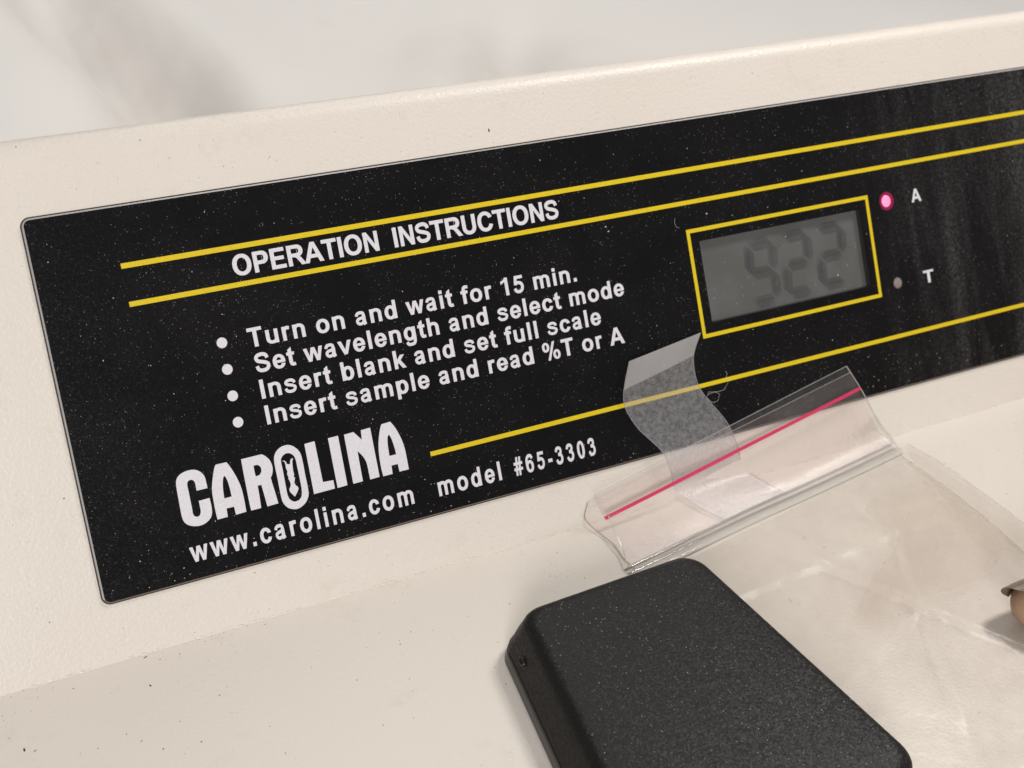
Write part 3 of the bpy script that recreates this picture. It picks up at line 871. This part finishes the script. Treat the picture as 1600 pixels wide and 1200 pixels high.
lv.append((H_ + .12, 8.8, 6.5, 6.5, 6.5, 5.0))
lv.append((H_ + .2, 16, 14, 14, 14, 4))
lathe_case('upper_shell', lv, CASE, True, True, True)
lathe_case('lower_shell', [(0.0, -.1, .5, .5, .5, 6.0), (0.35, -.45, .1, .1, .1, 6.0), (2.7, -.15, .05, .05, .05, 6.0), (3.0, .15, .3, .3, .3, 6.0)], CASE2, True, True, False)
# recessed screw on its left end
sc_c = Vector((85.1, -41.2, 7.0)); sn = Vector((-0.93, 0.12, 0.36)).normalized()
e1 = sn.cross(Vector((0, 1, 0.1))).normalized(); e2 = sn.cross(e1)
V, F = [], []
for k, (rr, hh) in enumerate(((1.45, -.25), (1.45, .30), (1.05, .26), (.85, -.2), (0.01, -.22))):
    for i in range(20):
        a = 2 * math.pi * i / 20
        V.append(sc_c + sn * hh + e1 * rr * math.cos(a) * .62 + e2 * rr * math.sin(a))
for k in range(4):
    F += [(k * 20 + i, k * 20 + (i + 1) % 20, (k + 1) * 20 + (i + 1) % 20, (k + 1) * 20 + i) for i in range(20)]
mesh('screw_recess', V, F, simple('screw_black', (0.006, 0.005, 0.005), .35), case, True)

# ================================================================ clear zip bag
bag = empty('zip_bag', (180, -40, 0.1), 'clear plastic zip bag with a thin pink line across its flap, lying on the deck', 'plastic bag')
FILM = mat_film('clear_film', (0.994, 0.99, 0.985), 0.03, (0.72, 0.66, 0.63), 0.24, 0.24, (26, 0.0, 0.09), (120, .3, .0012))
FLAP = mat_film('flap_film', (0.985, 0.968, 0.965), 0.10, (0.86, 0.80, 0.79), 0.40, 0.16, (40, 0.035, 0.08), (90, .2, .0012))
RIM = mat_film('film_edge', (0.85, 0.85, 0.86), 0.55, (0.85, 0.85, 0.86), 0.2, 1.5)
def lerp(a, b, t): return a + (b - a) * t
def ss(t): t = max(0, min(1, t)); return t * t * (3 - 2 * t)
def grid(name, fn, nu, nv, mat, parent, smooth=True):
    V = [fn(i / nu, j / nv) for j in range(nv + 1) for i in range(nu + 1)]
    F = [(j * (nu + 1) + i, j * (nu + 1) + i + 1, (j + 1) * (nu + 1) + i + 1, (j + 1) * (nu + 1) + i) for j in range(nv) for i in range(nu)]
    return mesh(name, V, F, mat, parent, smooth)
D = lambda x, y, z: Vector((x, y, z))
def row_curve(rows, t):
    x = t * (len(rows) - 1); i = min(int(x), len(rows) - 2); f = x - i
    p0 = rows[max(i - 1, 0)]; p1 = rows[i]; p2 = rows[i + 1]; p3 = rows[min(i + 2, len(rows) - 1)]
    return 0.5 * (2 * p1 + (p2 - p0) * f + (2 * p0 - 5 * p1 + 4 * p2 - p3) * f * f + (3 * p1 - p0 - 3 * p2 + p3) * f ** 3)
FL = [D(129.0, -18.6, 1.6), D(130.6, -13.5, 2.2), D(131.1, -8.4, 3.4), D(132.1, -2.4, 4.4), pan(131.0, -102.3, 4.6), pan(128.7, -95.2, 5.2)]
FR = [D(233.0, -3.8, 1.8), pan(230.8, -100.6, 2.8), pan(228.2, -95.8, 3.0), pan(226.2, -91.0, 3.0), pan(223.9, -86.2, 3.3), pan(219.4, -78.6, 4.0)]
def flap_pt(u, v, lift=0.0):
    a, b = row_curve(FL, v), row_curve(FR, v)
    p = a.lerp(b, u)
    w = noise.noise(Vector((u * 3.0, v * 1.6, 4.2))) * 0.55 * math.sin(math.pi * u) + lift
    return p + (NAX * v + Vector((0, 0, 1)) * (1 - v)) * w
front = grid('front_flap', lambda u, v: flap_pt(u, v), 60, 26, FLAP, bag)
# back sheet of the mouth: lies lower, reaches a little further left, stops just short of the front one
BL_ = [D(131.2, -20.3, .25), D(130.3, -15.0, .25), D(130.4, -9.5, .3), D(128.6, -3.9, .7), D(127.3, 1.0, 1.7), pan(128.2, -97.6, 1.6)]
BR_ = [D(233.4, -4.6, .4), pan(231.3, -101.8, .5), pan(229.0, -97.5, .6), pan(227.2, -92.8, .7), pan(225.2, -88.0, .9), pan(222.8, -81.2, 1.3)]
def back_pt(u, v):
    a, b = row_curve(BL_, v), row_curve(BR_, v)
    p = a.lerp(b, u)
    w = abs(noise.noise(Vector((u * 3.4, v * 2.0, 9.2)))) * 0.35
    sag = 0
    return p + NAX * w
back = grid('back_flap', back_pt, 50, 20, FLAP, bag)
def ribbon(name, pts, w, side, mat, parent, thick=0.12):
    """narrow strip along pts; side = direction of its width; has thickness"""
    V, F = [], []
    for i, p in enumerate(pts):
        s = side[i] if isinstance(side, list) else side
        t = (pts[min(i + 1, len(pts) - 1)] - pts[max(i - 1, 0)]).normalized()
        n = t.cross(s).normalized()
        if n.z < 0: n = -n
        for a, b in ((-w / 2, 0), (w / 2, 0), (w / 2, thick), (-w / 2, thick)):
            V.append(p + s * a + n * b)
    for i in range(len(pts) - 1):
        for k in range(4):
            F.append((4 * i + k, 4 * i + (k + 1) % 4, 4 * i + 4 + (k + 1) % 4, 4 * i + 4 + k))
    F += [(0, 1, 2, 3), tuple(4 * (len(pts) - 1) + k for k in (3, 2, 1, 0))]
    return mesh(name, V, F, mat, parent)
PINK = simple('pink_print', (0.62, 0.040, 0.125), 0.4)
pts = [flap_pt(i / 50, 0.800) for i in range(51)]
across = (flap_pt(.5, .86) - flap_pt(.5, .74)).normalized()
ribbon('pink_line', [p + NAX * .08 for p in pts], 1.15, across, PINK, bag, .06)
# sheet edges catch the light: welded side seams and the cut mouth edge
sx = Vector((1, -.12, 0)).normalized()
ribbon('side_seam', [flap_pt(0.0, i / 30) + Vector((0, 0, .05)) for i in range(31)], .28, sx, RIM, front, .10)
ribbon('side_seam', [flap_pt(1.0, i / 30) + Vector((0, 0, .05)) for i in range(31)], .30, sx, RIM, front, .10)
ribbon('mouth_edge', [flap_pt(i / 40, 1.0) for i in range(41)], .16, VAX, RIM, front, .08)
ribbon('mouth_edge', [back_pt(i / 40, 1.0) for i in range(41)], .14, VAX, RIM, back, .06)
ribbon('side_seam', [back_pt(0.0, i / 30) + Vector((0, 0, .03)) for i in range(31)], .30, sx, mat_film('seam_edge_grey', (.78, .76, .74), .22, (.6, .58, .56), .25, .5), back, .1)
# zipper: two moulded ribs in a milky band
ZIP = mat_film('zip_track', (0.97, 0.965, 0.96), 0.20, (0.90, 0.89, 0.89), 0.10, 1.2)
def zip_pt(u, off, z):
    a = D(129.0, -19.4, 0); b = D(233.2, -4.0, 0)
    p = a.lerp(b, u); e = (b - a).normalized(); n = Vector((-e.y, e.x, 0))
    wob = .35 * math.sin(u * 5.1) * math.sin(math.pi * u)
    return p + n * (off + wob) + Vector((0, 0, z))
def zsec(u, v):
    prof_ = [(-2.4, .25), (-2.1, .75), (-1.7, .95), (-1.2, .85), (-.6, .80), (0.1, .85), (.5, 1.0), (.95, 1.75), (1.5, 2.0), (2.05, 1.7), (2.4, 1.0), (2.7, .45)]
    x = v * (len(prof_) - 1); i = min(int(x), len(prof_) - 2); f = x - i
    o = lerp(prof_[i][0], prof_[i + 1][0], f); z = lerp(prof_[i][1], prof_[i + 1][1], f)
    return zip_pt(u, o - 1.5, z * lerp(1, .9, u))
grid('zip_closure', zsec, 60, 11, ZIP, bag)
# bag body with folds
def body_pt(u, v, hz, side=0):
    a = zip_pt(u, -3.9, 0)
    L0, L1 = Vector((131.5, -24)), Vector((139, -118))
    R0, R1 = Vector((231.6, -8.5)), Vector((239.5 + side, -100))
    l = L0.lerp(L1, v); r = R0.lerp(R1, v)
    bow = 2.2 * math.sin(math.pi * min(1, v * 1.6)) * u
    x = lerp(l.x, r.x + bow, u); y = lerp(l.y, r.y, u)
    f1 = 1.3 * math.exp(-abs((u - .86 + v * .55) / .026) ** 1.4) * ss(v * 4) * ss((1.0 - v) * 3)
    f2 = 1.1 * math.exp(-abs((u - .35 - v * .5) / .022) ** 1.4) * ss(v * 3)
    f3 = .7 * math.exp(-abs((v - .17 - .10 * u) / .020) ** 1.4) + .8 * math.exp(-abs((v - .62 + .22 * u) / .018) ** 1.4) * ss(u * 2)
    nz = noise.noise(Vector((u * 5, v * 5, 1.7))) * .8 + noise.noise(Vector((u * 13, v * 11, 6.7))) * .28
    edge = ss(min(u, 1 - u) * 9) * ss(v * 12)
    return Vector((x, y, hz + max(0, (f1 + f2 + f3 + .55 + nz)) * edge * (1 if hz > .3 else .04)))
grid('front_sheet', lambda u, v: body_pt(u, v, .62), 110, 90, FILM, bag)
grid('back_sheet', lambda u, v: body_pt(u, v, .22, 1.2), 60, 50, FILM, bag)
ribbon('side_seam', [body_pt(1.0, i / 50, .62) + Vector((-.1, 0, .02)) for i in range(51)], .38, Vector((1, .1, 0)), mat_film('seam_soft', (.93, .92, .91), .10, (.7, .68, .66), .3, .3), bag, .08)
pts = [Vector((237.4, -5.0, .5)), Vector((240.2, -12, .4)), Vector((242.6, -22, .5)), Vector((244.6, -34, .35)), Vector((246.0, -46, .4)), Vector((247, -60, .3))]
def outer_pt(u, v):
    p = row_curve([Vector((232.0, -7.6, .5)), Vector((235.0, -18, .6)), Vector((236.6, -31, .6)), Vector((237.0, -44, .6)), Vector((237, -57, .5)), Vector((237, -75, .4))], v)
    q = row_curve(pts, v)
    return p.lerp(q, u) + Vector((0, 0, .5 * math.sin(math.pi * u) + .25 * noise.noise(Vector((u * 3, v * 9, 2)))))
grid('seam_allowance', outer_pt, 8, 40, FILM, bag)
ribbon('side_seam', [outer_pt(1.0, i / 40) for i in range(41)], .22, Vector((1, .1, 0)), mat_film('seam_faint', (.97, .96, .95), .06, (.75, .73, .7), .3, .3), bag, .06)

# patches of slightly darker film over the bag body
TINTED = mat_film('film_tinted', (0.99, 0.978, 0.968), 0.05, (0.60, 0.52, 0.48), 0.3, 0.25, (45, 0.0, 0.075), (90, .3, .0012))
def patch(name, pts, z):
    o = []
    n = len(pts)
    P = [Vector(p) for p in pts]
    for i in range(n):
        p0, p1, p2, p3 = P[i - 1], P[i], P[(i + 1) % n], P[(i + 2) % n]
        for j in range(6):
            f = j / 6
            o.append(tuple(0.5 * (2 * p1 + (p2 - p0) * f + (2 * p0 - 5 * p1 + 4 * p2 - p3) * f * f + (3 * p1 - p0 - 3 * p2 + p3) * f ** 3)))
    v, t = fill([o])
    return mesh(name, [(p[0], p[1], z + .35 * noise.noise(Vector((p[0] * .1, p[1] * .1, 3)))) for p in v], t, TINTED, bag, True)
patch('tinted_patch', [(203.7, -25.3), (218.5, -21.8), (229.5, -24.5), (231.3, -37.5), (230.2, -53.0), (212.9, -60.0), (193.0, -59.6), (173.4, -62.4), (174.7, -57.0), (189.5, -46.8), (203.7, -39.2)], 2.9)
patch('tinted_patch', [(233.3, -10.3), (237.8, -22.2), (242.6, -49.0), (235.2, -56.6), (228.1, -48.9), (228.8, -32.2)], 2.2)  # grey shading along the seam, drawn as a darker sheet

# ================================================================ strip of tape holding the bag
tape = empty('tape_strip', (160, 30, 40), 'strip of clear tape with a folded grey end, on the black panel', 'tape')
TL_ = [pan(147.1, -62.4, 3.6), pan(144.9, -69.2, 2.4), pan(144.5, -73.5, 1.6), pan(145.6, -77.3, 1.3), pan(147.8, -81.8, 1.7), pan(150.8, -85.8, 2.4), pan(153.3, -89.6, 3.0), pan(154.9, -95.2, 3.0), D(157.0, 1.5, 2.6), D(160.5, -6.5, 1.2), D(164.5, -13.2, 1.0)]
TR2 = [pan(171.0, -59.1, 4.0), pan(168.7, -64.4, 2.6), pan(168.5, -69.0, 1.7), pan(169.2, -73.6, 1.3), pan(171.1, -77.8, 1.5), pan(174.3, -82.7, 1.9), pan(176.6, -87.2, 2.3), pan(178.4, -93.6, 2.2), D(181.5, 2.6, 2.0), D(184.5, -4.0, 1.0), D(187.5, -10.0, .9)]
def tape_pt(u, v, lift=0):
    a, b = row_curve(TL_, v), row_curve(TR2, v)
    p = a.lerp(b, u)
    w = .5 * math.sin(math.pi * u) * math.sin(v * 9) + lift
    return p + NAX * w
TAPE = mat_film('matt_tape', (0.95, 0.95, 0.96), 0.2, (0.80, 0.79, 0.81), 0.34, 0.4, (750, 0.20, 0.38), (600, .35, .0006))
TAPE2 = mat_film('folded_tape', (0.80, 0.80, 0.82), 0.5, (0.62, 0.595, 0.595), 0.35, 0.6, (30, 0.66, 0.80), (60, .2, .0008))
grid('tape_body', lambda u, v: tape_pt(u, v), 40, 90, TAPE, tape)
V, F = [], []
N = 46
for i in range(N + 1):
    u = i / N
    zz = .112 + (.004 if i % 2 else -.003)
    for j in range(9): V.append(tape_pt(u, zz * j / 8, .22))
for i in range(N):
    for j in range(8): F.append((i * 9 + j, i * 9 + j + 1, (i + 1) * 9 + j + 1, (i + 1) * 9 + j))
mesh('folded_end', V, F, TAPE2, tape, True)
TEDGE = mat_film('tape_edge', (.8, .8, .82), .45, (.75, .75, .78), .2)
ribbon('tape_edge', [tape_pt(0, i / 60, .04) for i in range(61)], .16, Vector((1, 0, 0)), TEDGE, tape, .07)
ribbon('tape_edge', [tape_pt(1, i / 60, .04) for i in range(61)], .18, Vector((1, 0, 0)), TEDGE, tape, .07)
ribbon('tape_edge', [tape_pt(i / 20, 0, .04) for i in range(21)], .14, VAX, TEDGE, tape, .07)

# ================================================================ small litter
def tube(name, pts, r, mat, parent=None, seg=6, taper=False):
    V, F = [], []
    n = len(pts)
    up = Vector((0.3, 0.2, 1)).normalized()
    for i, p in enumerate(pts):
        t = (pts[min(i + 1, n - 1)] - pts[max(i - 1, 0)]).normalized()
        a = t.cross(up).normalized(); b = t.cross(a)
        rr = r * (0.5 if taper and i in (0, n - 1) else 1)
        for k in range(seg):
            q = 2 * math.pi * k / seg
            V.append(p + a * rr * math.cos(q) + b * rr * math.sin(q))
    for i in range(n - 1):
        F += [(i * seg + k, i * seg + (k + 1) % seg, (i + 1) * seg + (k + 1) % seg, (i + 1) * seg + k) for k in range(seg)]
    return mesh(name, V, F, mat, parent, True)
LINT = simple('lint_white', (.62, .60, .58), .7)
loop = [(178.0, -71.5), (178.2, -73.5), (177.6, -75.6), (176.0, -76.6), (173.5, -76.6), (171.2, -76.2), (170.6, -77.6), (171.8, -79.2), (173.8, -79.0), (174.6, -77.6), (173.2, -76.4), (171.0, -76.9)]
S_ = spline([(p[0], p[1]) for p in loop], 5)
fib = tube('lint_fibre', [pan(p[0], p[1], 2.9 + .3 * math.sin(i)) for i, p in enumerate(S_)], .032, LINT)
tag(fib, 'thin curled white lint fibre on the strip of clear tape', 'lint')
hair = [(170.9, -26.6), (170.5, -27.8), (170.9, -29.2), (171.8, -29.4)]
h2 = tube('lint_fibre', [pan(p[0], p[1], OT + .07) for p in spline(hair, 5)], .03, LINT)
tag(h2, 'tiny grey hair lying on the black panel above the display', 'lint')

DIRT = simple('dirt_dark', (0.030, 0.022, 0.016), .8, .2)
def fleck(V, F, o, ux, uy, n, L, W, ang):
    c, s = math.cos(ang), math.sin(ang)
    k = 7; b = len(V)
    for i in range(k):
        a = 2 * math.pi * i / k; rr = rnd.uniform(.65, 1.15)
        x, y = L * rr * math.cos(a), W * rr * math.sin(a)
        V.append(o + ux * (x * c - y * s) + uy * (x * s + y * c) + n * .012)
    V.append(o + n * (.05 + .3 * W))
    F += [(b + i, b + (i + 1) % k, b + k) for i in range(k)]
X_, Y_, Z_ = Vector((1, 0, 0)), Vector((0, 1, 0)), Vector((0, 0, 1))
rnd = random.Random(11)
V, F = [], []
for (x, y, L, W, a) in [(5.5, -9.6, .42, .2, 1.9), (-24, -16.8, .62, .26, 1.6), (-10.5, -3.9, .18, .14, 0), (6.8, -0.9, .75, .16, .35), (3.2, -28, .25, .16, .5), (11.4, -29.4, .22, .15, 0), (-3, -21, .18, .14, 0), (-.5, -24.1, .35, .1, .8),
                        (9.7, -2.8, .2, .12, 0), (44.1, .12, .3, .16, .2), (-22, -17.9, .5, .12, .6)]:
    fleck(V, F, D(x, y, 0), X_, Y_, Z_, L, W, a)
for i in range(340):
    x, y = rnd.uniform(-30, 300), -abs(rnd.gauss(0, 40)) if rnd.random() < .6 else rnd.uniform(-120, 0)
    if y < -125: continue
    L = rnd.choice((.05, .06, .08, .10, .13)); fleck(V, F, D(x, y, 0), X_, Y_, Z_, L * rnd.uniform(1, 1.8), L, rnd.uniform(0, 3))
for cx, cy, n in ((103, 3, 30), (112, -13, 36), (104, -24, 16), (-20, -2, 20), (20, -1.5, 30)):
    for i in range(n):
        L = rnd.choice((.04, .06, .08)); fleck(V, F, D(rnd.gauss(cx, 4), min(-.3, rnd.gauss(cy, 3)), 0), X_, Y_, Z_, L * 1.3, L, rnd.uniform(0, 3))
for (u, v, L, W, a) in [(119.3, 4.6, .55, .26, 1.5), (-3.3, -63.6, .28, .16, .4), (60, 6, .16, .1, 0), (36, 9, .14, .1, 0), (120, 1.5, .1, .08, 0), (205, 10, .18, .12, 0), (42, 3.5, .13, .1, 0)]:
    fleck(V, F, pan(u, v), X_, VAX, NAX, L, W, a)
for i in range(200):
    u = rnd.uniform(-31, 310); v = rnd.choice((rnd.uniform(-103.5, -91.5), rnd.uniform(1.5, 13))) if u > -1 else rnd.uniform(-103, 10)
    L = rnd.choice((.04, .05, .07, .09)); fleck(V, F, pan(u, v), X_, VAX, NAX, L * 1.3, L, rnd.uniform(0, 3))
d_ = mesh('dirt_specks', V, F, DIRT)
tag(d_, 'dark dirt specks scattered over the cream enamel', 'dirt', None, 'stuff')
# pale dust grains and lint standing on the black panel
DUST = simple('dust_pale', (.60, .59, .58), .9, .1)
V, F = [], []
for (u, v, L) in [(148.5, -25.4, .35), (149.2, -26.8, .3), (181.5, -27.0, .3), (207.3, -37.7, .28), (224.0, -52.0, .35), (191, -62, .18), (190.0, -28.8, .2)]:
    fleck(V, F, pan(u, v, OT), X_, VAX, NAX, L, L * .5, rnd.uniform(0, 3))
for i in range(560):
    u, v = rnd.uniform(1, 320), rnd.uniform(-89, -1)
    if rnd.random() < .35: v = -90 + abs(rnd.gauss(0, 5)) + .8
    if win[0] - 1 < u < win[2] + 1 and win[1] - 1 < v < win[3] + 1: continue
    if v > -.8: continue
    L = rnd.choice((.04, .05, .05, .07, .10)); fleck(V, F, pan(u, v, OT + .04), X_, VAX, NAX, L * rnd.uniform(1, 2.4), L, rnd.uniform(0, 3))
d2 = mesh('dust_grains', V, F, DUST)
tag(d2, 'pale dust grains lying on the black panel', 'dust', None, 'stuff')

# ================================================================ white cloth under and behind
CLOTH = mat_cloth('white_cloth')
def cloth_pt(u, v):
    x = lerp(-900, 1500, u); s = lerp(-700, 1500, v)
    z = TABLE
    if s < 720: y = s
    else:
        a = min((s - 720) / 260, R(78)); y = 720 + 260 * math.sin(a); z += 260 * (1 - math.cos(a))
        ex = s - 720 - 260 * R(78)
        if ex > 0: y += ex * math.cos(R(78)); z += ex * math.sin(R(78))
    bh = ss((y - 190) / 60)
    xc = 118 + (y - 420) * -.03
    x1 = 129 + (y - 420) * -.07 + 5 * math.sin(y * .03)
    step = -38 * math.exp(-abs((x - x1) / 25) ** 2.4) * bh + 9 * math.exp(-((x - x1 - 46) / 30) ** 2) * bh
    lefty = 12 * math.exp(-((x - 62) / 42) ** 2) * bh
    x2 = 322 + (y - 400) * .55
    f2 = (-15 * math.exp(-((x - x2) / 24) ** 2) + 7 * math.exp(-((x - x2 + 48) / 26) ** 2)) * ss((y - 330) / 40) * bh * ss((560 - y) / 120)
    nz = (noise.noise(Vector((x * .006, y * .006, 2))) * 7 + noise.noise(Vector((x * .02, y * .016, 5))) * 1.6) * bh
    return Vector((x, y, z + step + lefty + f2 + max(nz, -2) - .15))
V = []; nu, nv = 240, 220
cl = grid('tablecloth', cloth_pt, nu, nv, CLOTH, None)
cl.name = 'table_cloth'
tag(cl, kind='structure')

# ================================================================ fingertip coming in from the right
hand = empty('hand', (300, -80, 0), 'fingertip with a long nail resting on the deck at the right edge', 'hand')
def mat_skin():
    a = NT('skin')
    col = a.mix(a.ramp(a.noise(160, 4), [(.35, G(0)), (.65, G(1))]), (0.30, 0.185, 0.115), (0.38, 0.25, 0.16))
    a.l(col, a.b.inputs['Base Color']); a.b.inputs['Roughness'].default_value = .48
    a.b.inputs['Subsurface Weight'].default_value = .12; a.b.inputs['Subsurface Radius'].default_value = (.004, .0018, .001)
    a.b.inputs['Subsurface Scale'].default_value = 1
    a.l(a.bump(a.noise(1300, 3), .35, .0002), a.b.inputs['Normal'])
    return a.m
SKIN = mat_skin()
def limb(bm, pts):
    """a chain of tapered rings from pts = [(co, radius)]"""
    k = 14; rings = []
    n = len(pts)
    for i, (p, r) in enumerate(pts):
        p = Vector(p); t = (Vector(pts[min(i + 1, n - 1)][0]) - Vector(pts[max(i - 1, 0)][0])).normalized()
        a = t.cross(Vector((0.1, 0.2, 1))).normalized(); b = t.cross(a)
        if not isinstance(r, tuple): r = (r, r)
        rings.append([bm.verts.new((p + a * r[0] * math.cos(2 * math.pi * j / k) + b * r[1] * math.sin(2 * math.pi * j / k))) for j in range(k)])
    for i in range(n - 1):
        for j in range(k):
            bm.faces.new((rings[i][j], rings[i][(j + 1) % k], rings[i + 1][(j + 1) % k], rings[i + 1][j]))
    bm.faces.new(rings[0][::-1]); bm.faces.new(rings[-1])
def finger(tip, mids, root, r0, r1):
    P = spline3([tip] + mids + [root]); n = len(P); out = []
    for i, p in enumerate(P):
        t = i / (n - 1); r = lerp(r0, r1, t)
        d = (p - P[0]).length
        if d < r0: r *= math.sqrt(max(.06, 1 - (1 - d / r0) ** 2))
        out.append((p, r))
    return out
def spline3(pts, k=8):
    P = [Vector(p) for p in pts]; n = len(P); out = []
    for i in range(n - 1):
        p1, p2 = P[i], P[i + 1]; p0 = P[i - 1] if i else 2 * p1 - p2; p3 = P[i + 2] if i + 2 < n else 2 * p2 - p1
        for j in range(k):
            f = j / k
            out.append(0.5 * (2 * p1 + (p2 - p0) * f + (2 * p0 - 5 * p1 + 4 * p2 - p3) * f * f + (3 * p1 - p0 - 3 * p2 + p3) * f ** 3))
    out.append(P[-1]); return out
bm = bmesh.new()
T0 = (211.2, -75.2, 7.4)
limb(bm, finger(T0, [(222, -76.4, 8.4), (238, -78, 12), (262, -80, 27)], (300, -84, 36), 6.6, 9.5))           # index
limb(bm, finger((238, -102, 8), [(244, -101, 11), (258, -101, 24), (276, -101, 34)], (306, -100, 36), 6.8, 9.8))   # middle
limb(bm, finger((246, -120, 8), [(250, -119, 12), (264, -119, 22), (282, -118, 31)], (310, -116, 33), 6.2, 9.2))
limb(bm, finger((262, -134, 8), [(266, -134, 11), (276, -134, 18), (290, -133, 26)], (314, -130, 29), 5.4, 8.2))
limb(bm, finger((258, -48, 9), [(270, -50, 13), (292, -56, 20), (318, -64, 26)], (346, -82, 30), 7.4, 13))           # thumb
limb(bm, [((292, -106, 34), (24, 10)), ((304, -106, 35), (29, 12)), ((330, -104, 35), (32, 14)), ((356, -101, 34), (29, 15)), ((376, -98, 34), (22, 14)), ((400, -96, 36), (20, 15)), ((470, -92, 44), (25, 21))])
me = bpy.data.meshes.new('hand_tmp'); bm.to_mesh(me); bm.free()
for v in me.vertices: v.co = v.co * MM - Vector(hand.location)
tmp = bpy.data.objects.new('hand_tmp', me); scene.collection.objects.link(tmp)
md = tmp.modifiers.new('r', 'REMESH'); md.mode = 'VOXEL'; md.voxel_size = 0.0009
md2 = tmp.modifiers.new('s', 'SMOOTH'); md2.iterations = 6; md2.factor = .5
dg = bpy.context.evaluated_depsgraph_get()
me2 = bpy.data.meshes.new_from_object(tmp.evaluated_get(dg))
bpy.data.objects.remove(tmp)
me2.name = 'skin'; me2.materials.clear(); me2.materials.append(SKIN)
me2.polygons.foreach_set('use_smooth', [True] * len(me2.polygons))
sk = bpy.data.objects.new('bare_hand', me2); scene.collection.objects.link(sk); sk.parent = hand
NAIL = simple('nail', (0.20, 0.145, 0.115), 0.3, .6)
def nail(c, axis_, up, L, W, rr):
    axis_ = Vector(axis_).normalized(); up = Vector(up).normalized(); sd = axis_.cross(up).normalized(); up = sd.cross(axis_)
    def f(u, v):
        a = lerp(-.95, .95, u); wv = 1 - .18 * v * v
        tip = 1 - .55 * (abs(a) / .95) ** 3 * (v > .5) * (v - .5)
        return Vector(c) + axis_ * (L * v * tip) + sd * (math.sin(a) * rr * wv) + up * (math.cos(a) * rr - rr * .12 * v * v)
    return grid('fingernail', f, 14, 10, NAIL, hand)
nail((223.2, -76.0, 8.3), (-1, .10, -.10), (.05, .80, .60), 12.6, 10, 6.9)
nail((247.0, -101.3, 13.5), (-1, -.1, -.9), (-.7, 0, .75), 10.5, 9, 6.9)
nail((253.0, -119, 13.8), (-1, -.1, -.9), (-.7, 0, .75), 10, 9, 6.3)
nail((269.0, -134, 12.2), (-1, 0, -.8), (-.6, 0, .8), 9, 8, 5.5)
nail((269.0, -49.8, 12.6), (-1, .15, -.3), (-.2, .5, .85), 12, 10, 7.6)
# sleeve end
bm2 = []
V, F = [], []
for i, (x, r_) in enumerate(((428, 24), (429, 27.5), (435, 28), (470, 31), (520, 36), (520, 33), (470, 27), (429, 23.5))):
    for j in range(32):
        a = 2 * math.pi * j / 32
        V.append((x, lerp(-94.5, -89, (x - 428) / 92) + r_ * math.cos(a), lerp(39, 50, (x - 428) / 92) + r_ * .86 * math.sin(a)))
for i in range(8):
    F += [(i * 32 + j, i * 32 + (j + 1) % 32, ((i + 1) % 8) * 32 + (j + 1) % 32, ((i + 1) % 8) * 32 + j) for j in range(32)]
mesh('sleeve', V, F, simple('sleeve_grey', (.12, .12, .13), .9), hand, True)
